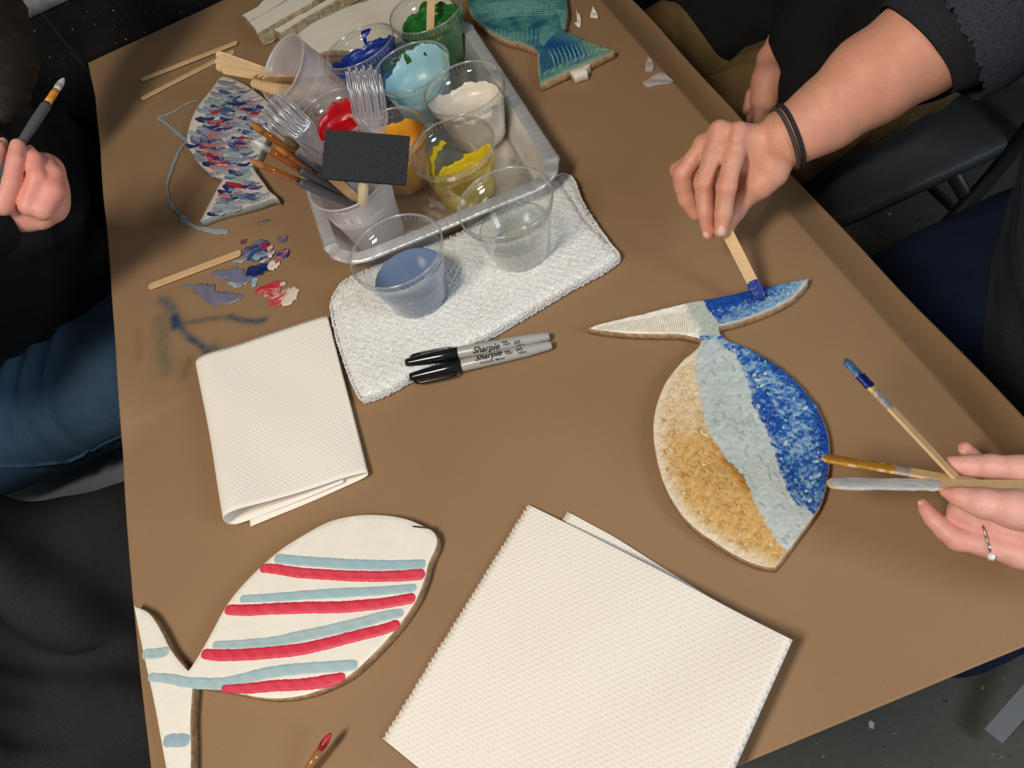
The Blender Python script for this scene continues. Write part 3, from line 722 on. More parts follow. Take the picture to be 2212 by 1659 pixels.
def hB(x, y):
    v = np.column_stack([x, y, np.zeros_like(x)])
    return .00055*vnoise(v, 230, 21)+.00045*vnoise(v, 480, 22)+.0002*vnoise(v, 1000, 23)
def dabsB(g, z):
    rs = np.random.RandomState(31); k = 0
    B1 = lin(20, 78, 168); B2 = lin(74, 134, 196); B3 = lin(156, 186, 208); B4 = lin(14, 50, 138); B5 = lin(196, 212, 216)
    body = np.array([(700, 400), (850, 432), (950, 490), (1050, 560), (1130, 640), (1190, 720), (1230, 800), (1250, 900), (1248, 1060), (1228, 1165), (1190, 1235), (1100, 1200), (1050, 1120), (1015, 1040), (985, 930), (935, 820), (885, 720), (858, 600), (800, 490)])
    def s(pts, w, c, c2, h=.0008):
        nonlocal k
        stroke(g, [P(a_, b_, z-TZ) for a_, b_ in c5(*pts)], [q/2.2757*.72/F for q in w], z+.0001+k*9e-7, h, c, seed=k+50, jit=.25, col2=c2, sub=3); k += 1
    for i in range(620):
        x = 700+rs.rand()*550; y = 400+rs.rand()*830
        if not inpoly(np.array([x]), np.array([y]), body)[0]: continue
        e, _ = pdist(np.array([x]), np.array([y]), body, True)
        if e[0] < 7: continue
        edge, _ = pdist(np.array([x]), np.array([y]), [(940, 470), (1080, 570), (1180, 700), (1235, 820), (1250, 960), (1240, 1080)])
        light = rs.rand()+.25*math.sin(x*.021+y*.013)+.15*math.sin(x*.05-y*.04)
        if edge[0] < 42 and rs.rand() < .8: c = B1 if rs.rand() < .5 else B4
        elif light > .8: c = B3 if rs.rand() < .7 else B5
        elif light > .4: c = B2
        else: c = B1 if rs.rand() < .8 else B4
        a_ = rs.rand()*6.28 if rs.rand() < .5 else 2.2+rs.randn()*.5; L_ = 12+rs.rand()*20; cv = rs.randn()*7
        dx, dy = math.cos(a_)*L_/2, math.sin(a_)*L_/2
        s([(x-dx, y-dy), (x+dy*cv/L_, y-dx*cv/L_), (x+dx, y+dy)], [5, 13+rs.rand()*9, 4], c, c*(.7+.5*rs.rand())+.06)
    tl = np.array([(640, 205), (720, 187), (860, 154), (1000, 125), (1100, 105), (1145, 98), (1075, 180), (1000, 226), (900, 268), (800, 302), (740, 320), (700, 290), (665, 250)])
    for i in range(230):
        x = 640+rs.rand()*500; y = 100+rs.rand()*220
        if not inpoly(np.array([x]), np.array([y]), tl)[0]: continue
        e, _ = pdist(np.array([x]), np.array([y]), tl, True)
        if e[0] < 5: continue
        u_, _ = pdist(np.array([x]), np.array([y]), [(716, 332), (800, 312), (900, 278), (1000, 236), (1080, 190), (1156, 91)])
        q = u_[0]/90-(x-850)/500+rs.randn()*.28
        c = B1 if q > .75 else (B2 if q > .42 else (B3 if rs.rand() < .6 else B5))
        a_ = rs.rand()*6.28; L_ = 9+rs.rand()*12; dx, dy = math.cos(a_)*L_/2, math.sin(a_)*L_/2
        s([(x-dx, y-dy), (x, y+2), (x+dx, y+dy)], [5, 11, 4], c, c*(.75+.4*rs.rand())+.04, .0006)
    # ribbed texture of the pale and gold paint, small ridges in the same colours
    for i in range(150):
        x = 610+rs.rand()*560; y = 430+rs.rand()*960
        d1, s1 = pdist(np.array([x]), np.array([y]), lgold); d2, s2 = pdist(np.array([x]), np.array([y]), lblue)
        if not (s1[0] < 0 and s2[0] > 0 and d1[0] > 18 and d2[0] > 18): continue
        if x > 1040+(1450-y)*.45: continue
        a_ = 1.0+rs.randn()*.25; L_ = 20+rs.rand()*30; dx, dy = math.cos(a_)*L_/2, math.sin(a_)*L_/2; c = lin(188, 200, 196)*(.95+.1*rs.rand())
        s([(x-dx, y-dy), (x+rs.randn()*3, y), (x+dx, y+dy)], [3, 7, 3], c, c*.97, .0007)
    gb = [(600, 470), (540, 520), (490, 590), (450, 680), (425, 780), (425, 950), (470, 1090), (560, 1230), (700, 1350), (860, 1440), (985, 1490), (1020, 1430), (960, 1330), (895, 1230), (860, 1160), (815, 1070), (755, 1010), (690, 915), (640, 830), (622, 720), (600, 580)]; ga = np.array(gb)
    for i in range(420):
        x = 420+rs.rand()*620; y = 460+rs.rand()*1040
        if not inpoly(np.array([x]), np.array([y]), ga)[0]: continue
        t = min(max((y-740)/230+rs.randn()*.12, 0), 1); c = lin(236, 214, 176)*(1-t)+lin(220, 178, 110)*t
        if rs.rand() < .15*t: c = lin(206, 158, 82)
        if rs.rand() < .10: c = lin(238, 220, 184)
        a_ = rs.rand()*6.28 if rs.rand() < .4 else .9+rs.randn()*.4; L_ = 14+rs.rand()*26; dx, dy = math.cos(a_)*L_/2, math.sin(a_)*L_/2
        s([(x-dx, y-dy), (x+rs.randn()*5, y+rs.randn()*4), (x+dx, y+dy)], [4, 10+rs.rand()*6, 4], c, c*(.88+.12*rs.rand()), .0006)
    for x, y in ((742, 992), (770, 1012), (795, 1038), (812, 1062), (830, 1084), (842, 1112), (855, 1132), (800, 1060), (822, 1098)): s([(x-12, y-10), (x, y), (x+12, y+14)], [5, 13, 5], lin(184, 126, 40), lin(200, 144, 60), .0008)
    cr = lin(254, 250, 236)
    for i in range(46):
        t = i/46; x = 120+t*480; y0 = 330-90*t; y1 = 356+18*t
        s([(x-6, y0+4), (x+2, (y0+y1)/2), (x+9, y1-6)], [3, 5, 3], cr, cr*.97, .0006)
fishB = board('wooden_fish', 'wooden fish painted gold, pale grey and blue being painted at the right', fb, .0085, 'impasto', colB, .00105, hB, extra=dabsB)
# -- red, white and blue scaled fish
u1 = crop(300, 60, 5.53); u2 = crop(300, 300, 4.6075)
fc = u1((970, 590), (860, 735), (765, 850), (680, 965), (615, 1110), (580, 1250), (568, 1350), (605, 1450))+u2((505, 110), (580, 230), (660, 310), (760, 370), (838, 395), (838, 395), (780, 485), (720, 600), (660, 710), (608, 820), (608, 820), (800, 748), (1000, 698), (1200, 640), (1320, 598), (1380, 600), (1385, 600), (1360, 560), (1300, 515), (1240, 430), (1180, 350), (1125, 268), (1125, 268), (1150, 230), (1190, 180))+u1((1500, 1380), (1570, 1250), (1625, 1130), (1622, 1030), (1560, 900), (1450, 800), (1300, 690), (1150, 615), (1060, 585))
def colC(v): return np.tile(lin(226, 216, 202), (len(v), 1))*(1+.03*vnoise(v, 90, 3)[:, None])
def scales(g, z):
    rs = np.random.RandomState(12); poly = np.array(fc); cols = [lin(30, 46, 116), lin(168, 182, 186), lin(188, 36, 50), lin(150, 160, 176), lin(228, 214, 208), lin(214, 128, 124), lin(66, 92, 142), lin(150, 150, 168), lin(160, 182, 186), lin(34, 40, 100)]
    pr = np.array([.19, .2, .11, .12, .06, .05, .07, .08, .10, .02]); zz = z-.0002; k = 0
    rows = []
    y = 455
    while y > 168: rows.append(y); y -= 6.6
    for r, yy in enumerate(rows):
        xx = 400+(r % 2)*12
        while xx < 600:
            x = xx+rs.randn()*3; yv = yy+rs.randn()*1.8+(x-500)*-.06
            w = 19+rs.rand()*10; sc = 1.0
            ok = inpoly(np.array([x, x-w*.66, x+w*.66, x]), np.array([yv+5, yv-3, yv-3, yv-4]), poly)
            if ok.all() and rs.rand() < .93:
                i = rs.choice(10, p=pr); c = cols[i]; c2 = cols[rs.choice([1, 3, 4, 6, 7, 8])] if rs.rand() < .5 else c*.8
                dip = 3+rs.rand()*3; tl = rs.randn()*2
                pts = [(x-w*.75, yv-dip*.4+tl), (x-w*.3, yv+dip*.7+tl*.5), (x+w*.25, yv+dip*.8-tl*.5), (x+w*.75, yv-dip*.5-tl)]
                wd = (10+rs.rand()*6)*.95/F
                stroke(g, [P(a, b, z-TZ) for a, b in pts], [wd*.5, wd*1.15, wd*1.1, wd*.45], zz+k*2.2e-6, .0009, c, seed=k, jit=.18, col2=c2, sub=3)
                k += 1
            xx += 19
ecol = mat('grey_painted_edge', tuple(lin(158, 166, 164)), rough=.6, noise=(300, .15), bump=(300, .6, .0015))
fishC = board('wooden_fish', 'wooden fish with red, white and blue scale strokes beside the sticks cup', fc, .0095, 'paint', colC, .004, None, ecol, extra=scales)
# -- teal combed fish
c8 = crop(980, 0, 4.424)
fd = [(1003, -45)]+c8((120, 0), (150, 110), (200, 190), (300, 272), (400, 340), (500, 385), (600, 408), (700, 440), (770, 470), (800, 500), (800, 500), (802, 600), (810, 720), (822, 812), (822, 812), (950, 755), (1100, 685), (1300, 602), (1420, 545), (1542, 485), (1542, 485), (1400, 440), (1250, 372), (1130, 322), (1048, 300), (1048, 300), (1060, 230), (1088, 150), (1085, 60), (1075, 0))+[(1214, -70), (1180, -130), (1120, -165), (1060, -145), (1020, -95)]
def colD(v):
    u, w = topx(v); X_ = (u-980)*4.424; Y_ = w*4.424
    n1 = vnoise(v, 200, 31); n2 = vnoise(v, 500, 32); n3 = vnoise(v, 60, 33)
    a = lin(70, 132, 128); b = lin(98, 160, 150); d = lin(34, 98, 116); t = np.clip(.5+n1*.6+n2*.5, 0, 1)[:, None]
    c = a*(1-t)+b*t; k = np.clip(n3*1.6, 0, 1)[:, None]; c = c*(1-k)+d*k
    dl, _ = pdist(X_, Y_, [(120, 0), (150, 110), (200, 190), (300, 270), (400, 335), (600, 400), (760, 470)]); m = np.exp(-(dl/26)**2)[:, None]*.6; c = c*(1-m)+lin(150, 180, 160)*m
    # tail
    dt, _ = pdist(X_+n1*20, Y_+n2*20, [(900, 420), (1100, 480), (1180, 520)]); m = np.exp(-(dt/110)**2)[:, None]; c = c*(1-m)+lin(24, 84, 140)*m
    dt, _ = pdist(X_+n1*20, Y_+n2*15, [(860, 560), (880, 660), (1000, 560)]); m = np.exp(-(dt/60)**2)[:, None]*.7; c = c*(1-m)+lin(20, 60, 120)*m
    dt, _ = pdist(X_, Y_+n2*12, [(822, 812), (1100, 680), (1400, 545)]); m = np.exp(-(dt/34)**2)[:, None]*.7; c = c*(1-m)+lin(170, 196, 168)*m
    dt, _ = pdist(X_, Y_, [(1300, 420), (1400, 460), (1500, 485)]); m = np.exp(-(dt/70)**2)[:, None]*.75; c = c*(1-m)+lin(130, 170, 136)*m
    m = (((X_-800)+.1*n1 < 16) & (Y_ > 520))[:, None]; c = np.where(m, lin(206, 196, 176), c)
    dt, _ = pdist(X_+n1*4, Y_, [(1320, 405), (1400, 440), (1540, 485)]); c = np.where((dt < 9)[:, None], lin(206, 198, 176), c)
    return np.clip(c, 0, 1)
def combs(g, z):
    rs = np.random.RandomState(9); lt = lin(150, 196, 186); k = 0
    def ln(pts, w=2.0, c=lt, h=.0008):
        nonlocal k
        stroke(g, [P(a, b, z-TZ) for a, b in c8(*pts)], [w*1.05/F*.5, w*1.05/F, w*1.05/F*.5], z-.0002+k*1e-6, h, c, seed=k, jit=.3, sub=4, col2=c*.8); k += 1
    for i in range(9): ln([(180+i*5, 60+i*16), (520, 50+i*17-30), (1060, 40+i*20-70)], 1.6, lin(120, 178, 168))
    for x in (360, 405, 455, 500): ln([(x, 40), (x-4, 100), (x-6, 150)], 2.2)
    for i, x in enumerate((610, 655, 705, 755, 800, 845, 900, 945)): ln([(x, 20+i*2), (x-12, 80), (x-28, 130)], 2.2)
    for i in range(11): ln([(410+i*42, 270+i*3-(i > 6)*30), (408+i*42, 310+i*7-(i > 6)*20), (400+i*42, 340+i*12-(i > 6)*10)], 2.0)
    for i in range(9): ln([(870+i*18, 240+i*4), (850+i*10, 300+i*6), (815+i*4, 420+i*4)], 1.8, lin(130, 186, 176))
    for i in range(11): ln([(960+i*12, 100+i*18), (1020, 105+i*16), (1080, 95+i*18)], 1.6, lin(120, 176, 168))
    for i in range(10): ln([(905+i*42, 470-i*10+(i > 5)*14), (950+i*42, 560-i*6), (965+i*40, 645-i*14)], 3.4, lin(142, 186, 182))
    for i in range(26):
        x = 840+i*23; y = 740-i*10; ln([(x, y), (x+12, y-30), (x+20+rs.rand()*10, y-62)], 2.6, lin(160, 196, 176) if i % 3 else lin(84, 150, 150))
    for i in range(10): ln([(1330+i*14, 500-i*3), (1350+i*14, 470), (1370+i*12, 450+i*2)], 2, lin(150, 190, 150))
fishD = board('wooden_fish', 'teal wooden fish with combed lines and blue tail at the far side', fd, .0095, 'impasto', colD, .0016, None, extra=combs)
g = G(); v, f, _, _ = slab(spline([P(a, b, .0129)[:2] for a, b in c8((1115, 680), (1210, 640), (1300, 612), (1272, 650), (1275, 690), (1230, 700), (1150, 728), (1140, 705))], 3), Z(.0028), Z(.0132), None, .0005); g.add(v, f); tag(build(g, 'paint_flap', MT['scrap_white'], fishD), 'peeling flap of white paint')
# -- blank white boards and offcuts at the far end
c4 = crop(400, 0, 4.424)
fe = c4((1050, 340), (1050, 340), (1110, 290), (1200, 225), (1280, 180), (1400, 125), (1500, 80), (1620, 35), (1740, 0))+[(830, -18), (900, -25), (960, -10), (990, 30), (985, 90), (900, 120)]+c4((1400, 480), (1260, 560), (1260, 560), (1180, 470))
def colW(v): return np.tile(lin(238, 230, 212), (len(v), 1))*(1+.03*vnoise(v, 60, 5)[:, None])
fishE = board('wooden_fish', 'blank white wooden fish lying behind the paint cups', fe, .0095, 'ply_white', colW, .004)
fe2 = c4((1262, 575), (1262, 575), (1330, 545), (1420, 500), (1500, 600), (1450, 690), (1340, 620))
def plank(px_top, z0, z1, label, mats='ply_white', seed=1):
    o = [P(u, v, z1) for u, v in px_top]
    o2 = []
    rs = np.random.RandomState(seed)
    for i in range(len(o)):
        a = o[i]; b = o[(i+1) % len(o)]; L = np.linalg.norm(b-a); n = max(1, int(L/.012))
        d = (b-a)/L; nn = np.array([-d[1], d[0], 0])
        for k in range(n): o2.append(a+(b-a)*k/n+nn*rs.randn()*.0009*(k > 0))
    v, f, nt, nft = slab(np.array(o2), Z(z0), Z(z1), .005, .0008)
    g = G(); c = np.ones((len(v), 3))*.5; c[:nt] = colW(v[:nt]); g.add(v, f, 0, c); g.m = [0]*nft+[1]*(len(f)-nft)
    em = MT['rough_edge']
    return tag(build(g, 'wood_offcut', [MT['ply_white'], em], smooth=False), label, 'wood offcut')
MT['rough_edge'] = mat('rough_whitewashed_edge', tuple(lin(176, 158, 126)), rough=.9, noise=(120, .35), fine=(500, .25), bump=(300, .9, .002))
plank(c4((845, 283), (875, 268), (1010, 190), (1240, 60), (1345, 0), (1700, -200), (1760, -180), (1500, -30), (1130, 180), (905, 318)), .0030, .019, 'narrow white offcut standing on edge nearest the sticks cup', seed=2)
plank(c4((610, 208), (700, 160), (840, 80), (990, -10), (1250, -160), (1350, -120), (1200, 32), (1130, 70), (850, 228), (685, 322)), .0030, .024, 'thick white painted offcut with broken speckled edge beside its thinner partner', seed=3)
plank(c4((540, 145), (600, 112), (690, 62), (720, 28), (760, -12), (1000, -150), (1260, -180), (980, -12), (840, 78), (605, 206)), .0030, .0215, 'white painted offcut with jagged back, farthest of the three', seed=4)
# ================================================================ foil tray
TX0, TX1, TY0, TY1, TH = -.106, .130, .636, .970, .036
def rrect(x0, x1, y0, y1, r, n=10):
    out = []
    for cx, cy, a0 in ((x1-r, y1-r, 0), (x0+r, y1-r, 90), (x0+r, y0+r, 180), (x1-r, y0+r, 270)):
        for k in range(n+1):
            a = math.radians(a0+90*k/n); out.append((cx+r*math.cos(a), cy+r*math.sin(a)))
    return out
def dense(path, step):
    out = []
    for i in range(len(path)):
        a = np.array(path[i]); b = np.array(path[(i+1) % len(path)]); n = max(1, int(np.linalg.norm(b-a)/step))
        for k in range(n): out.append(a+(b-a)*k/n)
    return np.array(out)
skew = lambda p: (p[0]-.045*(p[1]-.64)*0, p[1]-.07*(p[0]-.0))
tray = thing('foil_tray', 'shallow aluminium foil tray holding the paint cups', 'tray', ((TX0+TX1)/2, (TY0+TY1)/2, Z(.002)))
base = dense(rrect(TX0, TX1, TY0, TY1, .032, 16), .0016); nb = len(base); cen = np.array([(TX0+TX1)/2, (TY0+TY1)/2])
tn = np.roll(base, -1, 0)-np.roll(base, 1, 0); tn /= np.linalg.norm(tn, axis=1)[:, None]; no_ = np.stack([tn[:, 1], -tn[:, 0]], 1)
cornerness = np.array([1 if (min(abs(p[0]-TX0), abs(p[0]-TX1)) < .033 and min(abs(p[1]-TY0), abs(p[1]-TY1)) < .033) else .12 for p in base])
rs = np.random.RandomState(4); ple = (1.5*np.sin(np.arange(nb)*1.15)+.9*rs.randn(nb))*cornerness
def ring(off, z, pamp=0, wav=0):
    r = base+no_*off[..., None] if np.ndim(off) else base+no_*off
    r = r+no_*(ple*pamp)[:, None]
    return np.column_stack([r[:, 0], r[:, 1]-.07*(r[:, 0]-.0), Z(z)+wav*ple+.0006*np.sin(np.arange(nb)*.05)])
rings = [ring(-.0165, .0036), ring(-.0155, .0042, .0004), ring(-.010, .016, .0007), ring(-.005, TH-.004, .0006), ring(-.0035, TH, .0003, .0003), ring(.001, TH+.0008, 0, .0005), ring(.0085, TH+.0002, 0, .0007), ring(.0098, TH-.0002, .0003, .0005), ring(.0108, TH-.0016, .0005, .0003), ring(.0100, TH-.0034, .0003), ring(.0086, TH-.0028), ring(.0074, TH-.001)]
def loft(rings, cap=None):
    v = np.vstack(rings); n = len(rings[0]); f = []
    for i in range(len(rings)-1):
        for k in range(n): k2 = (k+1) % n; f.append([i*n+k, i*n+k2, (i+1)*n+k2, (i+1)*n+k])
    if cap is not None: f.append([k for k in range(n)][::cap])
    return v, f
g = G(); v, f = loft(rings[:5]); g.add(v, f); ob = build(g, 'pan', MT['foil'], tray); 
# floor of the pan with a pressed pattern
g = G(); o = rings[0][:, :2]
def hf(x, y): return -.0006*(np.abs(((x*1.2+y)*22) % 1-.5) < .12)+.0003*np.sin(x*210)*np.sin(y*160)
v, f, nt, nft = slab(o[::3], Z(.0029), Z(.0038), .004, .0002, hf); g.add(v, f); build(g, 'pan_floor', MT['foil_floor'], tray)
g = G(); v, f = loft(rings[4:]); g.add(v, f); build(g, 'rolled_rim', MT['foil'], tray)
# ================================================================ cups
HC = .066
def wall_r(z, H=HC, rb=.0290, rt=.0440): 
    t = z/H
    return rb+(rt-.0028-rb)*min(t/.86, 1)+(.0022 if t > .87 else 0)+(.0006 if t > .9 else 0)
def cup_profile(H, rb, rt):
    w = lambda z: wall_r(z, H, rb, rt)
    outer = [(.0, .0012), (rb-.007, .0012), (rb-.005, 0), (rb-.001, 0), (rb+.0006, .0018)]+[(w(H*t), H*t) for t in (.12, .3, .5, .7, .86, .872, .89, .97)]+[(rt, H-.0012), (rt+.0011, H-.0003), (rt+.0006, H+.0005), (rt-.0006, H+.0003)]
    return outer
def clear_cup(name, label, rim_c, H=HC, rb=.029, rt=.044, tilt=None, group=None, mat_='clear', ribs=True, cat='cup'):
    """rim_c: world xy of the rim's centre; base height; tilt: axis direction"""
    ax = Vector(tilt if tilt else (0, 0, 1)).normalized()
    c = Vector(rim_c); base = c-ax*H
    root = thing(name, label, cat, base, group, along(base, c, (1, 0, 0))[0])
    g = G(); v, f = lathe(cup_profile(H, rb, rt)[1:-4], 72, cap0=True)
    g.add(v, f)
    o = build(g, 'shell', MT[mat_], root, local=True)
    g = G(); v, f = lathe([(wall_r(H*.97, H, rb, rt), H*.97), (rt, H-.0012), (rt+.0011, H-.0003), (rt+.0010, H+.0006), (rt, H+.0009), (rt-.0008, H+.0002), (rt-.0006, H-.001)], 72); g.add(v, f); build(g, 'rim', MT['clear_rim'], root, local=True)
    if ribs:
        g = G(); n = 56
        for k in range(n):
            if (k//7) % 4 == 3: continue
            a = 2*math.pi*k/n; z0, z1 = H*.88, H*.965
            r0, r1 = wall_r(z0, H, rb, rt)+.0001, wall_r(z1, H, rb, rt)+.0001
            s = Vector((-math.sin(a), math.cos(a), 0))*.0006; d = Vector((math.cos(a), math.sin(a), 0))
            q = []
            for r, z in ((r0, z0), (r1, z1)):
                for e, sg in ((0, -1), (.0009, 0), (0, 1)): p = d*(r+e)+s*sg; q.append((p.x, p.y, z))
            g.add(q, [[0, 3, 4, 1], [1, 4, 5, 2]])
        tag(build(g, 'ribs', MT['clear_rib'], root, local=True), kind='stuff')
    return root, (H, rb, rt)
def paint_in(root, dims, level, coat, cols, name='paint', m='paint', seed=0, lumps=0.0, label=None, tilt_vec=None):
    """coat(theta)->height the paint reaches on the wall; level: pool height"""
    H, rb, rt = dims; n = 96; rs = np.random.RandomState(seed); v = []; c = []; cA, cB = [np.array(q) for q in cols]
    th = [2*math.pi*k/n for k in range(n)]
    def nz(t, s): return .5*math.sin(3*t+s)+.3*math.sin(7*t+2*s)+.25*math.sin(13*t+s*3)+.15*math.sin(29*t+s)
    hs = [max(level(t) if callable(level) else level, coat(t)+.0035*nz(t, seed+1.3)) for t in th]
    lv = [(level(t) if callable(level) else level) for t in th]
    rows = []
    def row(fn): rows.append([fn(k, th[k]) for k in range(n)])
    row(lambda k, t: ((rb-.003)*math.cos(t), (rb-.003)*math.sin(t), .0022))
    for q in (.03, .35, .7, 1.0):
        row(lambda k, t, q=q: (lambda z: ((wall_r(z, H, rb, rt)-.0006)*math.cos(t), (wall_r(z, H, rb, rt)-.0006)*math.sin(t), z))(.0026+(hs[k]-.0026)*q))
    for q in (.95, .5, .0):
        row(lambda k, t, q=q: (lambda z: ((wall_r(z, H, rb, rt)-.0018)*math.cos(t), (wall_r(z, H, rb, rt)-.0018)*math.sin(t), z))(lv[k]+(hs[k]-lv[k])*q))
    for q in (.93, .8, .6, .4, .2, .08):
        row(lambda k, t, q=q: (lambda r: (r*q*math.cos(t), r*q*math.sin(t), (lv[k]*q+np.mean(lv)*(1-q))+lumps*(math.sin(r*q*400*math.cos(t)+seed)*math.cos(r*q*330*math.sin(t)))))(wall_r(lv[k], H, rb, rt)-.002))
    v = [p for r in rows for p in r]; nr = len(rows)
    v.append((0, 0, float(np.mean(lv)))); v.append((0, 0, .0022))
    f = []
    for i in range(nr-1):
        for k in range(n): k2 = (k+1) % n; f.append([i*n+k, i*n+k2, (i+1)*n+k2, (i+1)*n+k])
    for k in range(n): k2 = (k+1) % n; f.append([(nr-1)*n+k, (nr-1)*n+k2, len(v)-2]); f.append([k2, k, len(v)-1])
    v = np.array(v); t = np.clip(.5+.5*np.sin(v[:, 0]*220+seed)*np.sin(v[:, 1]*190)+.3*np.sin(v[:, 2]*400), 0, 1)[:, None]
    g = G(); g.add(v, f, 0, cA*(1-t)+cB*t); o = build(g, name, MT[m] if isinstance(m, str) else m, root, local=True)
    if label: tag(o, label)
    return o
def splat(root, dims, t0, z0, pts, col, name='paint_splash', inner=True, m='paint', col2=None, label=None):
    """an irregular patch of paint on the cup's wall; pts in (degrees, metres) about (t0, z0)"""
    H, rb, rt = dims; p = spline(pts, 4); vv = [Vector((a, b)) for a, b in p]; 
    mn = p.min(0); mx = p.max(0); ex = [Vector((x, y)) for x in np.arange(mn[0], mx[0], 3) for y in np.arange(mn[1], mx[1], .0025) if inpoly(np.array([x]), np.array([y]), p)[0]]
    res = delaunay_2d_cdt([Vector((a.x*.0008, a.y)) for a in vv]+[Vector((a.x*.0008, a.y)) for a in ex], [], [list(range(len(vv)))], 1, 1e-7)
    v = []; c = []; rs = np.random.RandomState(len(pts)+int(t0))
    bc = np.array(col); b2 = np.array(col2 if col2 is not None else bc*.85)
    for e in (.0004, .0012):
        for q in res[0]:
            a = math.radians(t0+q[0]/.0008); z = min(z0+q[1], H*.985); r = wall_r(z, H, rb, rt)-(e if inner else -e)
            v.append((r*math.cos(a), r*math.sin(a), z)); s = rs.rand(); c.append(bc*(1-s)+b2*s)
    n = len(res[0]); f = [list(q) for q in res[2]]+[[i+n for i in q][::-1] for q in res[2]]
    g = G(); g.add(v, f, 0, c); o = build(g, name, MT[m], root, local=True)
    return tag(o, label) if label else o
tz = .0046
camdir_ = (0, 0, TZ+CH)
def rim(u, v, H): z = tz+H; p = P(u, v, z); return (p[0], p[1], p[2])
GRP = None
d2 = math.radians
def gau(t, c, w): 
    d = (t-math.radians(c)+math.pi) % (2*math.pi)-math.pi; return math.exp(-(d/math.radians(w))**2)
cu, dm = clear_cup('paint_cup', 'clear plastic cup of green paint with a stick in it', rim(919, 21, .070), .070)
green_cup = cu
paint_in(cu, dm, .040, lambda t: .050+.008*gau(t, -60, 70), (lin(30, 98, 38), lin(44, 120, 46)), seed=1, label='green paint')
splat(cu, dm, 60, .050, [(-30, -.006), (-10, .004), (5, .001), (20, .008), (34, .003), (40, -.01), (10, -.014), (-20, -.014)], lin(58, 104, 40), label='green splash on the wall')
cu, dm = clear_cup('paint_cup', 'clear plastic cup of dark blue paint, tilted back', rim(775, 99, .066), .066, tilt=(-.06, .12, 1))
paint_in(cu, dm, .036, lambda t: .058-.012*gau(t, 90, 60), (lin(14, 44, 124), lin(22, 58, 150)), seed=2, label='dark blue paint')
splat(cu, dm, 160, .048, [(-22, -.01), (-14, .004), (0, .008), (12, .005), (22, -.006), (8, -.014), (-8, -.014)], lin(26, 80, 150), label='blue splash')
splat(cu, dm, 72, .058, [(-12, .004), (-2, .0045), (6, .003), (8, -.009), (4, -.012), (0, -.003), (-8, .0)], lin(22, 40, 130), label='blue drip')
cu, dm = clear_cup('paint_cup', 'clear plastic cup of light blue paint with green and dark blue splashes', rim(888, 143, .066))
paint_in(cu, dm, .024, lambda t: .046+.017*gau(t, 30, 95)-.008*gau(t, -90, 60), (lin(150, 194, 202), lin(164, 206, 214)), seed=3, label='light blue paint')
splat(cu, dm, 150, .044, [(-46, -.012), (-34, .006), (-12, .012), (10, .010), (30, .013), (26, -.004), (10, -.003), (0, -.012), (-20, -.016), (-36, -.02)], lin(28, 72, 130), col2=lin(40, 96, 150), label='dark blue splash')
splat(cu, dm, 96, .052, [(-14, -.004), (-9, .008), (-2, .010), (8, .002), (4, -.004), (2, -.016), (-3, -.010), (-9, -.009)], lin(52, 92, 44), label='green splash')
splat(cu, dm, 122, .054, [(-14, -.006), (-6, .008), (10, .009), (14, .0), (6, -.006), (-4, -.014), (-10, -.018)], lin(56, 84, 66), label='green splash')
splat(cu, dm, 55, .052, [(-3, -.003), (0, .003), (3, .001), (2, -.004)], lin(40, 80, 44), label='green fleck')
splat(cu, dm, 12, .052, [(-7, -.008), (-4, .006), (4, .008), (7, -.004), (3, -.006), (0, .001), (-4, -.007)], lin(200, 196, 60), label='yellow smear')
cu, dm = clear_cup('paint_cup', 'clear plastic cup of white paint at the right of the tray', rim(1002, 189, .068), .068)
paint_in(cu, dm, .032, lambda t: .036+.030*gau(t, 205, 80)+.012*gau(t, -70, 60)+.008*gau(t, 60, 70), (lin(226, 214, 196), lin(238, 228, 212)), seed=4, label='white paint')
m = mat('thin_white_coat', tuple(lin(206, 196, 184)), rough=.35)
cu, dm = clear_cup('paint_cup', 'clear plastic cup of bright yellow paint at the front of the tray', rim(975, 316, .064))
paint_in(cu, dm, .014, lambda t: .022+.022*gau(t, -50, 70)+.010*gau(t, 10, 30), (lin(228, 196, 20), lin(240, 212, 40)), seed=5, lumps=.0012, label='yellow paint')
splat(cu, dm, 112, .040, [(-20, .004), (-14, .009), (-6, .006), (2, .008), (10, .003), (18, .002), (24, -.005), (34, -.009), (38, -.017), (34, -.019), (28, -.012), (20, -.010), (14, -.004), (6, -.003), (0, .001), (-8, .000), (-14, .003)], lin(224, 200, 30), col2=lin(200, 180, 50), label='yellow streak')
splat(cu, dm, 40, .018, [(-34, -.006), (-20, .006), (-6, .002), (6, .010), (20, .004), (30, .008), (34, -.006), (0, -.010)], lin(236, 206, 26), label='yellow lump')
cu, dm = clear_cup('paint_cup', 'clear plastic cup of orange-gold paint behind the foam brush', rim(838, 288, .064), rt=.0410)
paint_in(cu, dm, .022, lambda t: .052+.004*gau(t, -40, 80), (lin(206, 138, 26), lin(222, 156, 44)), seed=6, label='orange-gold paint')
cu, dm = clear_cup('paint_cup', 'clear plastic cup of red paint behind the forks', rim(722, 246, .065))
paint_in(cu, dm, .032, lambda t: .042+.014*gau(t, 50, 70)+.010*gau(t, -40, 60)-.012*gau(t, 180, 50), (lin(190, 6, 22), lin(172, 4, 20)), seed=7, lumps=.001, label='red paint')
splat(cu, dm, 80, .040, [(-44, -.012), (-30, .004), (-20, .001), (-8, .009), (4, .004), (16, -.002), (34, -.010), (0, -.018)], lin(196, 8, 24), label='red splash')
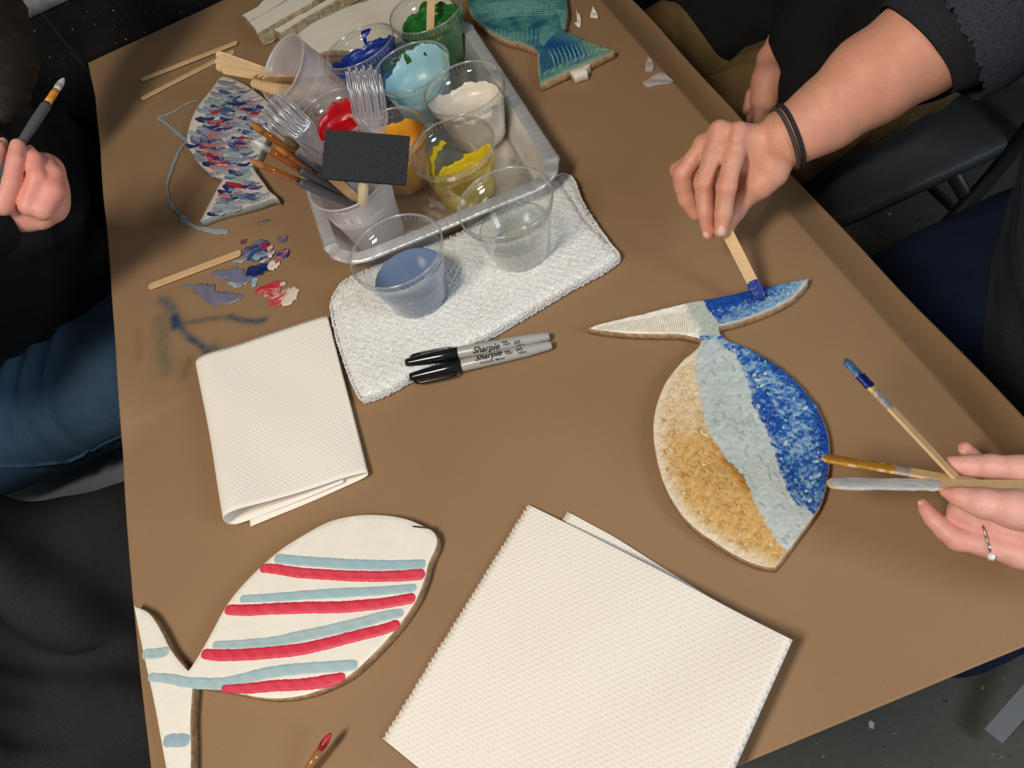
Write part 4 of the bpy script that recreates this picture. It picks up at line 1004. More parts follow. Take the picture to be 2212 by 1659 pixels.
# two water cups on the towel
tw = .0135
def rim2(u, v, H): p = P(u, v, tw+H); return (p[0], p[1], p[2])
def plain_liquid(root, dims, lvl, m, label):
    H, rb, rt = dims; g = G(); w = lambda z: wall_r(z, H, rb, rt)-.0004
    v, f = lathe([(rb-.003, .0018), (rb-.0005, .0022)]+[(w(lvl*t), lvl*t) for t in (.1, .4, .7, .97)]+[(w(lvl)-.0001, lvl+.0003), (w(lvl)-.0016, lvl-.0003), (.015, lvl-.0004)], 72, True, True); g.add(v, f)
    return tag(build(g, 'water', m, root, local=True), label)
cu, dm = clear_cup('water_cup', 'clear plastic cup of cloudy blue rinse water standing on the towel', rim2(855, 540, .067), .067, rt=.0445)
plain_liquid(cu, dm, .030, MT['blue_water'], 'cloudy blue water')
cu, dm = clear_cup('water_cup', 'clear plastic cup of clean water standing on the towel', rim2(1090, 435, .067), .067, rt=.0445)
plain_liquid(cu, dm, .030, MT['water'], 'clear water')
# cloudy white cups
def white_cup(name, label, rimc, axis, H, rb, rt):
    ax = Vector(axis).normalized(); c = Vector(rimc); b = c-ax*H
    root = thing(name, label, 'cup', b, None, along(b, c, (1, 0, 0))[0])
    prof = [(rb-.004, .0016), (rb-.003, 0), (rb, 0), (rb+.0005, .001)]+[(rb+(rt-rb)*t, H*t) for t in (.1, .3, .5, .7, .9, .98)]+[(rt+.0012, H-.001), (rt+.0016, H), (rt+.0008, H+.0009), (rt-.0006, H+.0003), (rt-.0010, H-.002)]
    g = G(); v, f = lathe(prof, 72, True); g.add(v, f); build(g, 'shell', MT['cloudy'], root, local=True)
    g = G(); 
    for q in (.60, .64, .68):
        v, f = tube([((rb+(rt-rb)*q+.0003)*math.cos(a), (rb+(rt-rb)*q+.0003)*math.sin(a), H*q) for a in np.linspace(0, 2*math.pi, 64, endpoint=False)], [.0004]*64, 6, closed=True); g.add(v, f)
    build(g, 'ridges', MT['cloudy'], root, local=True)
    return root
bc = P(750, 388, tz+.084)
brush_cup = white_cup('white_cup', 'cloudy white plastic cup holding brushes, forks and the foam brush', tuple(bc), (-.03, 0, 1), .084, .026, .0405)
tc = P(610, 146, .080)
TAX = Vector((-.52, -.08, .85)).normalized()
tilt_cup = white_cup('white_cup', 'cloudy white plastic cup tipped over with wooden sticks in it', tuple(tc), TAX, .082, .026, .0405)
# ================================================================ craft sticks
SLEN = {}
def stick_mesh(L=.114, W=.0096, T=.0019):
    o = []
    for s, y in ((1, L/2-W/2), (-1, -L/2+W/2)):
        for k in range(9):
            a = math.pi*(k/8)+(0 if s == 1 else math.pi); o.append((W/2*math.cos(a), y+W/2*math.sin(a)))
    v, f, _, _ = slab(np.array(o), -T/2, T/2, None, .0003)
    v = v[:, [0, 2, 1]]*np.array([1, -1, 1]); v[:, 1] *= -1   # length along +Z, thickness along Y
    return v, [q[::-1] for q in f]
def make_stick(name, label, a, b, L=None, W=.0096, group=None, hint=(0, 0, 1), mcol='stick', cat='craft stick', anchor='a'):
    """a, b: world points of the two ends; hint: the direction its flat face looks"""
    a = Vector(a); b = Vector(b); d = (b-a); l = d.length; d.normalize()
    if L is None: L = l
    mid = a+d*L/2 if anchor == 'a' else b-d*L/2
    h = Vector(hint); y = (h-d*h.dot(d)).normalized(); x = y.cross(d)
    q = Matrix((x, y, d)).transposed().to_quaternion()
    v, f = stick_mesh(L, W); g = G(); g.add(v, f)
    me_o = build(g, name, MT[mcol], None, (0, 0, 0), smooth=False); me_o.location = mid; me_o.rotation_mode = 'QUATERNION'; me_o.rotation_quaternion = q
    SLEN[me_o.name] = L
    return tag(me_o, label, cat, group)
def dip(stick, z0, z1, col, W=.0104, T=.0030, col2=None, name='paint_coat', label=None, m='bead', off=0):
    """paint dried on part of a stick, local z range"""
    n = 14; v = []; c = []; col = np.array(col); c2 = np.array(col2 if col2 is not None else col*.8); rs = np.random.RandomState(int(abs(z0)*1e4) % 999); N = 12
    for i in range(n):
        t = i/(n-1); z = z0+(z1-z0)*t; e = 1-.3*(i in (0, n-1)); w = W/2*(e+.06*rs.randn()); th = T/2*(1+.15*rs.randn())*e
        Lh = SLEN[stick.name]/2; 
        if Lh-abs(z) < .0048: w *= math.sqrt(max(.03, 1-((.0048-(Lh-abs(z)))/.0048)**2))
        for k in range(N):
            a = 2*math.pi*k/N; x = w*np.sign(math.cos(a))*abs(math.cos(a))**.5; y = th*np.sign(math.sin(a))*abs(math.sin(a))**.6+off
            v.append((x, y, z)); s = rs.rand(); c.append(col*(1-s)+c2*s)
    f = []
    for i in range(n-1):
        for k in range(N): k2 = (k+1) % N; f.append([i*N+k, i*N+k2, (i+1)*N+k2, (i+1)*N+k])
    f += [list(range(N))[::-1], [(n-1)*N+k for k in range(N)]]
    g = G(); g.add(v, f, 0, c); o = build(g, name, MT[m], stick, local=True)
    return tag(o, label) if label else o
ZS = .0042
make_stick('craft_stick', 'wooden craft stick lying between the paint dabs and the left table edge', P(320, 621, ZS), P(521, 545, ZS))
make_stick('craft_stick', 'upper of the two bare wooden sticks near the black wall', P(304, 173, ZS), P(513, 91, ZS+.001), W=.0088)
make_stick('craft_stick', 'lower of the two bare wooden sticks near the black wall', P(305, 214, ZS), P(506, 110, ZS-.001), W=.0088)
st = make_stick('craft_stick', 'wooden stick standing in the green paint cup', P(929, 74, .040), P(932, -30, .085), L=.114, hint=(0, -1, .5))
# sticks in the tipped cup: a long bundle and a fanned stack of round ends
rs = np.random.RandomState(8); bc_ = Vector(tc)-TAX*.078
for i, (u, v_, D_) in enumerate([(466, 116, 1.004), (472, 124, 1.000), (464, 132, .996), (474, 139, .992), (466, 143, .990), (478, 150, .986)]):
    tp = Vector(PD(u, v_, D_)); inn = bc_+Vector((.004*rs.randn(), .003*rs.randn()+.002, -.004+.002*i))
    make_stick('craft_stick', 'wooden stick in the long bundle leaning left out of the tipped cup', tp, inn, L=.150, group='long sticks leaning out of the tipped cup', hint=tuple(np.array(camdir_)-np.array(tp)+np.array([.1*rs.randn(), .12*rs.randn(), .5-.15*i])))
fn = Vector(tuple(np.array(camdir_)-PD(560, 185, .96))).normalized(); t0 = Vector(PD(541, 180, .968)); fd_ = (bc_-t0).normalized(); fn = (fn-fd_*fn.dot(fd_)).normalized()
sx = fn.cross(fd_)
for i in range(9):
    tp = t0+fn*(.0022*i)+fd_*(.0030*i)-Vector((0, .0006*i, .0008*i))*1.0
    make_stick('craft_stick', 'wooden stick in the fanned stack of round ends at the tipped cup mouth', tp, tp+fd_, L=.104-.001*i, group='fanned sticks in the tipped cup', hint=tuple(fn+sx*.04*rs.randn()))
for i in range(3):
    tp = Vector(PD(547+10*i, 164+2.5*i, .975-.006*i)); inn = bc_+Vector((0, .010, .012+.004*i))
    make_stick('craft_stick', 'wooden stick seen edge on above the fanned round ends in the tipped cup', tp, inn, L=.100, group='edge-on sticks in the tipped cup', hint=(.3, .9, .3))
# ================================================================ brushes
BR = None
def brush(label, tip, toward, L=.150, bcol='bristle', scale=1.0, ferr='amber', group=None, tipcol=None, flen=.036, fcols=None, gripmat='grip'):
    tip = Vector(tip); d = (tip-Vector(toward)).normalized(); butt = tip-d*L
    q, _ = along(butt, tip); root = thing('paint_brush', label, 'paintbrush', butt, group, q)
    s = scale; bl = .016*s
    g = G(); v, f = lathe([(.0014, 0), (.0024*s, .004), (.0030*s, L*.25), (.0045*s, L-bl-flen-.03), (.0046*s, L-bl-flen-.004), (.0036*s, L-bl-flen)], 16, True, True); g.add(v, f); build(g, 'handle', MT[gripmat], root, local=True)
    g = G(); v, f = lathe([(.0036*s, L-bl-flen), (.0033*s, L-bl-flen*.6), (.0034*s, L-bl-flen*.3), (.0030*s, L-bl)], 16, True, True); g.add(v, f); build(g, 'ferrule', MT[ferr] if isinstance(ferr, str) else ferr, root, local=True)
    g = G(); v, f = lathe([(.0029*s, L-bl), (.0034*s, L-bl*.7), (.0030*s, L-bl*.4), (.0016*s, L-bl*.12), (.0003, L)], 14, True, True)
    if tipcol is not None:
        c = np.tile(np.array(tipcol), (len(v), 1)); z = v[:, 2]
        c[(z > L-bl*.85) & (z < L-bl*.6)] *= .35; c = c*(.85+.3*np.random.RandomState(1).rand(len(v), 1)); g.add(v, f, 0, c); build(g, 'bristles', MT['bead'], root, local=True)
    else: g.add(v, f); build(g, 'bristles', MT[bcol], root, local=True)
    return root
def reach(u, v, B, L):
    """the point of the pixel's ray that lies L away from B (the higher one)"""
    o = np.array([0, 0, TZ+CH]); d = ray(u, v); d = d/np.linalg.norm(d); B = np.array(B); q = o-B; b_ = q @ d; c_ = q @ q-L*L; disc = max(0, b_*b_-c_)
    return o+d*(-b_-math.sqrt(disc))
cbv = np.array(brush_cup.location)
def cin(x, y, z): return cbv+np.array([x, y, z])
def cbrush(label, u, v_, B, L, **k): t = reach(u, v_, B, L); return brush(label, t, B, L=float(np.linalg.norm(t-B)), **k)
cbrush('amber-tipped grey brush with a pale blue paint mark, uppermost of the left-leaning brushes', 538, 264, cin(.014, .004, .020), .180)
cbrush('grey brush with a white-dabbed tip, second of the left-leaning brushes', 549, 305, cin(.012, -.006, .018), .170, tipcol=lin(226, 222, 214))
cbrush('grey brush with a dark olive bristle head nearest the foam brush', 612, 294, cin(.010, .010, .010), .158, bcol='bristle_dark', ferr='clear_rib', scale=1.15)
cbrush('grey brush with an orange bristle tip, lowest of the left-leaning brushes', 540, 346, cin(.016, -.012, .024), .165)
cbrush('grey brush with a dark handle squeezed between the left-leaning brushes', 596, 316, cin(.006, -.002, .016), .150, scale=.95)
wt = reach(700, 366, cin(.010, .0, .006), .115)
wood = make_stick('craft_stick', 'bare wooden stick standing among the brushes in the white cup', wt, cin(.010, .0, .006), L=.114, hint=(.2, -.8, .5))
# brush at the bottom edge with red tip
redf = film('pale_amber_plastic', (.9, .7, .45), .5, tuple(lin(214, 168, 112)), .1, 1.5, 1.2)
brush('brush with a red-painted tip poking in at the near edge of the picture', P(715, 1583, .020), P(662, 1665, .012), L=.15, tipcol=lin(190, 40, 56), ferr=redf, flen=.04, scale=.85)
# ================================================================ forks
def fork_mesh():
    T = .0016; W = .0125
    o = []
    o += [(-.0042, 0), (.0042, 0), (.0046, .02), (.0034, .085), (.0040, .100), (.0095, .116), (W, .124)]
    for k in range(4):
        x1 = W-k*(2*W/3.62)-.0; x0 = x1-.0036
        xm = (x0+x1)/2
        o += [(x1-.0001, .130), (xm+.0007, .165), (xm-.0007, .165), (x0, .130)]
        if k < 3: o += [((x0+(x1-2*W/3.62))/2, .1265)]
    o += [(-W, .124), (-.0095, .116), (-.0040, .100), (-.0034, .085), (-.0046, .02)]
    o = np.array(o)
    v, f, _, _ = slab(o, -T/2, T/2, .004, .0004)
    # local: x width, length to +Z, bowl curve in y
    z = v[:, 1]; y = v[:, 2]+.0045*np.sin(np.clip((z-.095)/.07, 0, 1)*math.pi)*1.0-.0035*np.clip((z-.14)/.025, 0, 1)
    out = np.column_stack([v[:, 0], y, z]); 
    return out, [q[::-1] for q in f]
FK = None
def fork(label, tip, toward, face, L=.165, group=None):
    global FK
    tip = Vector(tip); d = (tip-Vector(toward)).normalized(); butt = tip-d*L
    h = Vector(face); y = (h-d*h.dot(d)).normalized(); x = y.cross(d); q = Matrix((x, y, d)).transposed().to_quaternion()
    if FK is None:
        FK = thing('plastic_fork', label, 'fork', butt, group, q); v, f = fork_mesh()
        g = G(); hm = v[:, 2] > .098
        fi = [w for w in f if hm[w].all()]; fh = [w for w in f if not hm[w].all()]
        g.add(v, fi); build(g, 'fork_head', MT['fork'], FK, local=True)
        g = G(); g.add(v, fh); build(g, 'fork_handle', MT['fork'], FK, local=True)
        W = .0125; g = G()
        cy = lambda z: .0045*math.sin(min(max((z-.095)/.07, 0), 1)*math.pi)-.0035*min(max((z-.14)/.025, 0), 1)
        path = [(-.0040, .100), (-.0095, .116), (-W, .124)]; right_ = []
        for k_ in range(4):
            x0 = -W+k_*(2*W/3.62); x1 = x0+.0036; xm = (x0+x1)/2
            path += [(x0, .130), (xm-.0009, .163), (xm, .1648), (xm+.0009, .163), (x1, .130)]
            if k_ < 3: path += [((x1+(x0+2*W/3.62))/2, .1265)]
        path += [(W, .124), (.0095, .116), (.0040, .100)]
        pts = spline([(a_, cy(b_), b_) for a_, b_ in path], 3, False); vv, ff = tube(pts, [.00052]*len(pts), 6); g.add(vv, ff)
        for sg in (-1, 1):
            pts = [(sg*w_, cy(z_), z_) for w_, z_ in ((.0040, .100), (.0034, .085), (.0040, .05), (.0046, .02), (.0042, .001))]; vv, ff = tube(pts, [.0005]*5, 6); g.add(vv, ff)
        build(g, 'fork_edge', MT['fork_edge'], FK, local=True)
        r = FK
    else:
        r = dup(FK)
        r.location = butt; r.rotation_mode = 'QUATERNION'; r.rotation_quaternion = q
    r['label'] = label
    if group: r['group'] = group
    elif 'group' in r: del r['group']
    return r
for i, (u, v_) in enumerate([(778, 147), (786, 158), (772, 156), (795, 168)]):
    B = cin(.004+.004*i, .014-.005*i, .006+.002*i)
    fork('clear plastic fork standing upright in the nested bundle behind the foam brush', reach(u, v_, B, .165), B, (.15-.1*i, -1, .4), group='upright clear forks behind the foam brush')
for i, (u, v_) in enumerate([(583, 221), (577, 231), (571, 240), (590, 214)]):
    B = cin(.014-.001*i, .012-.004*i, .008+.002*i)
    fork('clear plastic fork leaning left in the nested bundle over the painted scale fish', reach(u, v_, B, .165), B, (.25, -.75, .7), group='left-leaning clear forks')
# ================================================================ foam brush
fc_ = P(791, 341, .150); DF = float((fc_-np.array([0, 0, TZ+CH])) @ np.array([rv[2], hv[2], up[2]]))
eu = Vector(PD(883, 347, DF+.006))-Vector(PD(700, 333, DF-.006)); Wf = eu.length; xh = eu.normalized()
zf = Vector(PD(793, 287, DF-.003))-Vector(PD(784, 392, DF+.003)); HF = zf.length; zf = (zf-xh*zf.dot(xh)).normalized()
yh = zf.cross(xh); mtx = Matrix((xh, yh, zf)).transposed()
fb_root = thing('foam_brush', 'black foam brush with pale wooden dowel standing in the white cup', 'foam brush', Vector(fc_), None, mtx.to_quaternion())
g = G(); n = 26; v = []; f = []
bm = bmesh.new(); bmesh.ops.create_cube(bm, size=1); bmesh.ops.subdivide_edges(bm, edges=bm.edges[:], cuts=23, use_grid_fill=True)
rs = np.random.RandomState(2)
for q in bm.verts:
    x, y, z = q.co
    th = .0075*(1-.5*max(0, z+.1)); sh = .002*z
    q.co = Vector((x*(Wf*.99)+sh, y*th*2*.75, z*HF))
    k = Vector((rs.randn(), rs.randn(), rs.randn()))*.00022; q.co += k
v = np.array([q.co[:] for q in bm.verts]); bm.verts.index_update(); f = [[w.index for w in q.verts] for q in bm.faces]; bm.free()
g.add(v, f); build(g, 'foam_head', MT['foam'], fb_root, local=True, smooth=False)
# dowel from the foam's underside down into the cup
iw = fb_root.matrix_basis.inverted()
pa = iw @ Vector(PD(785, 386, DF+.008)); pb = iw @ Vector(P(783, 492, .016))
g = G(); v, f = tube([pa, pa.lerp(pb, .5), pb], [.0050]*3, 20); g.add(v, f); build(g, 'dowel', MT['dowel'], fb_root, local=True)
# ================================================================ terry towel
tz1 = .0133
to = [P(u, v, tz1)[:2] for u, v in [(714, 668), (716, 645), (727, 622), (753, 597), (850, 556), (982, 504), (1060, 462), (1127, 418), (1180, 384), (1200, 375), (1222, 374), (1238, 386), (1258, 436), (1303, 505), (1334, 545), (1334, 545), (1328, 556), (1293, 581), (1224, 618), (1121, 680), (1050, 720), (984, 753), (900, 802), (832, 840), (788, 856), (788, 856), (774, 852), (750, 799), (726, 727)]]
tin = spline(to, 5)
gro = [[P(*q, tz1)[:2] for q in [(1200, 380), (1232, 420), (1262, 470), (1310, 515)]], [P(*q, tz1)[:2] for q in [(722, 668), (745, 640), (785, 615)]]]
tng = np.random.RandomState(77).rand(400, 400)
def tn_(x, y): return tng[(np.asarray(x)*420).astype(int) % 400, (np.asarray(y)*420).astype(int) % 400]*2-1
def ht(x, y):
    z = .0010*np.sin(x*60+1)*np.sin(y*55)+.0004*np.sin(x*700)*np.sin(y*650)
    for L_ in gro: d, _ = pdist(x, y, L_); z = z-.0035*np.exp(-(d/.003)**2)
    d, _ = pdist(x, y, tin, True); z = z-.0035*np.exp(-(d/.006)**2)
    z = z+.0003*tn_(x, y)
    return z
v, f, nt, nft = slab(tin, Z(.0030), Z(tz1), .0022, .0025, ht)
g = G(); wc = lin(250, 246, 240)
g.add(v, f, 0, np.tile(wc, (len(v), 1)))
towel = tag(build(g, 'terry_towel', MT['terry']), 'folded white terry towel under the two water cups', 'towel')
rs = np.random.RandomState(6); N = 30000
mn = tin.min(0); mx = tin.max(0); px_ = mn[0]+(mx[0]-mn[0])*rs.rand(N*2); py_ = mn[1]+(mx[1]-mn[1])*rs.rand(N*2); m = inpoly(px_, py_, tin); px_ = px_[m][:N]; py_ = py_[m][:N]
pz_ = Z(tz1)+ht(px_, py_)-.0002
ne = 9000; ii = rs.randint(0, len(tin), ne); tt = rs.rand(ne)[:, None]; e0 = tin[ii]; e1 = tin[(ii+1) % len(tin)]; pe = e0*(1-tt)+e1*tt; tg = (e1-e0)/(np.linalg.norm(e1-e0, axis=1)[:, None]+1e-9)
arr = .5*np.sum(tin[:, 0]*np.roll(tin[:, 1], -1)-np.roll(tin[:, 0], -1)*tin[:, 1]); on = np.stack([tg[:, 1], -tg[:, 0]], 1)*(1 if arr > 0 else -1)
hz = .0042+.0070*rs.rand(ne); B = np.vstack([np.column_stack([px_, py_, pz_]), np.column_stack([pe+on*(.0002+.0011*rs.rand(ne)[:, None]), Z(hz)])])
k6 = np.array([(1, 0, 0), (0, 1, 0), (0, 0, 1), (-1, 0, 0), (0, -1, 0), (0, 0, -1)], float); n_t = len(B)
q_ = rs.randn(n_t, 3, 3); q_, _r = np.linalg.qr(q_); sz_ = .0006+.0006*rs.rand(n_t)
V = (np.einsum('kj,nij->nki', k6*np.array([1.5, .9, .9]), q_)*sz_[:, None, None]+B[:, None, :]).reshape(-1, 3); k = (np.arange(n_t)*6)[:, None]
oct_ = [(0, 1, 2), (1, 3, 2), (3, 4, 2), (4, 0, 2), (1, 0, 5), (3, 1, 5), (4, 3, 5), (0, 4, 5)]
dt_ = np.linalg.det(q_) < 0
Fc = []
for t_ in oct_:
    w_ = np.concatenate([k+t_[0], k+t_[1], k+t_[2]], 1); w_[dt_] = w_[dt_][:, ::-1]; Fc += w_.tolist()
g = G(); sh = .96+.06*np.repeat(rs.rand(n_t), 6)[:, None]; g.add(V, Fc, 0, wc*sh)
tag(build(g, 'pile', MT['terry'], towel), kind='stuff')
# ================================================================ markers
def text_mesh(s, size, shear=0, off=0):
    cu_ = bpy.data.curves.new('t', 'FONT'); cu_.body = s; cu_.size = size; cu_.shear = shear; cu_.offset = off; cu_.align_x = 'CENTER'; cu_.align_y = 'CENTER'; cu_.resolution_u = 4
    ob = bpy.data.objects.new('t', cu_); C.objects.link(ob); bpy.context.view_layer.update()
    me = bpy.data.meshes.new_from_object(ob.evaluated_get(bpy.context.evaluated_depsgraph_get()))
    bm = bmesh.new(); bm.from_mesh(me); bmesh.ops.triangulate(bm, faces=bm.faces[:]); bmesh.ops.subdivide_edges(bm, edges=[e for e in bm.edges if e.calc_length() > size*.12], cuts=3, use_grid_fill=False); bmesh.ops.triangulate(bm, faces=bm.faces[:])
    bm.verts.index_update(); v = np.array([q.co[:] for q in bm.verts]); f = [[w.index for w in q.verts] for q in bm.faces]
    bm.free(); C.objects.unlink(ob); bpy.data.objects.remove(ob); bpy.data.curves.remove(cu_); bpy.data.meshes.remove(me)
    return v, f
def wrap(v, zc, phi, r):
    a = math.radians(phi)-v[:, 1]/r
    return np.column_stack([r*np.cos(a), r*np.sin(a), zc+v[:, 0]])
def marker(label, tip, end, prints, clip_phi, group):
    tip = Vector(tip); end = Vector(end); L = (end-tip).length; q, _ = along(tip, end, (0, 0, 1)); root = thing('permanent_marker', label, 'marker', tip, group, q)
    R = .0059; cl = L*.372
    g = G(); v, f = lathe([(R*.95, cl-.0005), (R, cl+.0006), (R, cl+.02), (R*.99, L*.70), (R*.93, L*.84), (R*.80, L-.012), (R*.70, L-.003), (R*.60, L-.0005), (R*.5, L)], 40, True, True); g.add(v, f); build(g, 'barrel', MT['grey_barrel'], root, local=True)
    g = G(); v, f = lathe([(R*.45, .0003), (R*.58, 0), (R*.66, .0014), (R*.70, .004), (R*.88, .016), (R*.99, .028), (R*1.03, .034), (R*1.05, cl-.0006), (R*1.0, cl)], 40, True, True); g.add(v, f); build(g, 'cap', MT['black_plastic'], root, local=True)
    cp = root.children[-1] if root.children else None
    cap = [o for o in C.objects if o.parent == root and o.name.startswith('cap')][-1]
    a = math.radians(clip_phi); d = np.array([math.cos(a), math.sin(a), 0]); t = np.array([-math.sin(a), math.cos(a), 0]); pts = [d*(R*.55)+[0, 0, .005], d*(R*1.0)+[0, 0, .0045], d*(R*1.42)+[0, 0, .009], d*(R*1.55)+[0, 0, .024], d*(R*1.50)+[0, 0, .040], d*(R*1.25)+[0, 0, .044]]
    g = G(); v, f = tube(spline(pts, 4, False), np.tile([.0012, .0019], (len(spline(pts, 4, False)), 1)), 10); g.add(v, f); build(g, 'pocket_clip', MT['black_plastic'], cap, local=True)
    g = G()
    for s, size, sh, off, frac, phi in prints:
        if s == 'ring':
            for sgn in (0, 180):
                pts = [(.0026*math.cos(math.radians(b)), .0026*math.sin(math.radians(b)), 0) for b in np.linspace(sgn-62, sgn+62, 16)]
                vv = np.array([(p[0]*k, p[1]*k, 0) for p in pts for k in (.93, 1.07)]); ff = [[2*i, 2*i+1, 2*i+3, 2*i+2] for i in range(15)]
                g.add(wrap(vv, L*frac, phi, R+.00012), ff)
            continue
        vv, ff = text_mesh(s, size, sh, off); g.add(wrap(vv, L*frac, phi, R+.00012), ff)
    tag(build(g, 'print', MT['ink'], root, local=True, smooth=False), 'black printed lettering')
    return root
pr = lambda a, b, c, d_: [('Sharpie', .0084, .4, .00022, .565, a), ('Permanent  Marker', .0029, .0, .00005, .590, b), ('FINE', .0026, 0, .0001, .700, c-9), ('POINT', .0022, 0, .0001, .712, c+13), ('AP', .0034, 0, .00008, .782, d_), ('ring', 0, 0, 0, .782, d_), ('CONFORMS TO\nASTM D 4236', .0011, 0, .00004, .80, d_+34)]
marker('black-capped grey marker lying across the towel edge, farther of the pair', P(877, 784, .0155), P(1187, 726, .0082), pr(42, -38, 26, 40), -100, None)
marker('black-capped grey marker nearer the camera, beside its twin on the paper', P(886, 815, .0120), P(1192, 745, .0082), pr(2, 56, 14, 12), 95, None)
# ================================================================ paper towels
def sheet(name, label, rows, uv, parent=None, th=.0004, m='towel_paper'):
    """rows[i][j] world points; uv in metres"""
    rows = np.array(rows); a, b = rows.shape[:2]; v = rows.reshape(-1, 3); f = [[i*b+j, i*b+j+1, (i+1)*b+j+1, (i+1)*b+j] for i in range(a-1) for j in range(b-1)]
    g = G(); g.add(v, f); o = build(g, name, MT[m], parent); me = o.data; ul = me.uv_layers.new(name='UVMap'); uvf = np.array(uv).reshape(-1, 2)
    li = np.zeros(len(me.loops), int); me.loops.foreach_get('vertex_index', li); ul.data.foreach_set('uv', uvf[li].ravel())
    s = o.modifiers.new('thickness', 'SOLIDIFY'); s.thickness = th; s.offset = 0
    if label: tag(o, label, 'paper towel')
    return o
prof = spline([(.018, .0036), (.06, .0034), (.105, .0034), (.130, .0038), (.1385, .0062), (.137, .0105), (.120, .0135), (.085, .0170), (.045, .0225), (.018, .0275), (.004, .025), (.0, .0165), (.004, .0080), (.018, .0052), (.05, .0058), (.085, .0066), (.115, .0074)], 7, False)
sl = np.r_[0, np.cumsum(np.linalg.norm(np.diff(prof, axis=0), axis=1))]
A0 = P(487, 1128, .016)[:2]; B0 = P(795, 1024, .006)[:2]; A1 = P(422, 786, .020)[:2]; B1_ = P(706, 684, .008)[:2]
rows = []; uv = []
for i in range(41):
    t = i/40; a = A0*(1-t)+A1*t; b = B0*(1-t)+B1_*t; ex = (b-a)/np.linalg.norm(b-a); wd = np.linalg.norm(b-a)/.1385; ey = np.array([-ex[1], ex[0]])
    r = []; w = []
    for k, (x, z) in enumerate(prof):
        sk = 0
        # layers do not quite line up at the ends
        s = sl[k]/sl[-1]; e = (.006*(1-s*2.6) if s < .38 else 0); endj = (1-t)*(-e if t < .2 else 0)
        pt = a+ex*x*wd+ey*endj; zz = z*(1-.12*math.sin(t*3)*(z > .01))+.0005*math.sin(t*9+x*60)
        r.append((pt[0], pt[1], Z(zz))); w.append((sl[k]*1.0, t*.205))
    rows.append(r); uv.append(w)
sheet('paper_towel', 'folded white paper towel with rounded open end, beside the white terry towel', rows, uv)
c0 = P(1143, 1090, .0045)[:2]; c1 = P(833, 1590, .0045)[:2]; ew = (c1-c0)/np.linalg.norm(c1-c0); WD = .2045; c2 = P(1712, 1382, .026)[:2]; es = (c2-c0); SL = np.linalg.norm(es); es /= SL
def ztop(s, w): t = s/SL; return .0042+.0225*t**1.7-.004*math.sin(w/WD*3.1)*t*.3+.0022*math.sin(t*5)*(1-w/WD)+.0010*math.sin(t*14+w*30)*t
rows = []; uv = []; nr = 240; tooth = [((i*WD/nr*1000/4.3) % 1) for i in range(nr+1)]; rs = np.random.RandomState(3); tj = rs.rand(80)
for i in range(nr+1):
    w = WD*i/nr; tk = (w*1000/4.3); zz = (1-abs((tk % 1)*2-1))*.0020*(.6+.6*tj[int(tk) % 80])
    r = []; u_ = []
    bow = -.004*math.sin(0)
    for j in range(41):
        t = j/40; s = -zz*(1-t)**14+t*SL; pt = c0+es*s+ew*w*(1)+ew*(-.0015*math.sin(t*3.1))*(1-w/WD)
        r.append((pt[0], pt[1], Z(ztop(max(s, 0), w)))); u_.append((s, w))
    for j in range(1, 33):
        t = j/32; s = SL*(1-t*.86)
        zb = .0034+(.0266-.0034-.0012)*max(0, 1-t*3.2)**1.8+.0006*math.sin(w*40+s*30)**2*0
        zb = min(zb, ztop(s, w)-.0008)
        pt = c0+es*(s+(.0008 if j < 3 else 0))+ew*w-ew*(.0105*min(1, t*1.3)*1.0)
        r.append((pt[0], pt[1], Z(max(zb, .0034)))); u_.append((SL+(SL-s), w))
    rows.append(r); uv.append(u_)
sheet('paper_towel', 'large white embossed paper towel folded over, with serrated torn left edge', rows, uv)
# ---------------------------------------------------------------- plastic scraps near the far right
def scrap(label, px, z=.0028, m='scrap', lift=.002):
    o = np.array([P(a, b, z)[:2] for a, b in px])
    g = G(); v, f, nt, _ = slab(o, Z(z), Z(z+.0006), .002, .0001, lambda x, y: np.abs(lift*np.sin((x+y)*160))); v[nt:, 2] += 0
    g.add(v, f); return tag(build(g, 'plastic_scrap', MT[m]), label, 'scrap')
c = c8
scrap('narrow white plastic scrap nearest the teal fish', c((1175, 100), (1195, 130), (1212, 150), (1222, 200), (1210, 265), (1190, 262), (1155, 240), (1180, 220)), m='scrap_white')
scrap('white arrow-shaped plastic scrap, farthest from the camera', c((1328, 55), (1345, 75), (1375, 130), (1382, 182), (1345, 178), (1306, 175), (1325, 100)), m='scrap_white')
scrap('small pointed plastic scrap with a white foot, above the larger translucent scrap', c((1860, 545), (1905, 590), (1918, 655), (1890, 688), (1830, 686), (1838, 610)))
scrap('largest translucent plastic scrap, beside the shaded paper edge', c((1800, 808), (1900, 740), (1975, 690), (2010, 695), (2030, 720), (2105, 780), (2070, 810), (1960, 815), (1860, 838)))
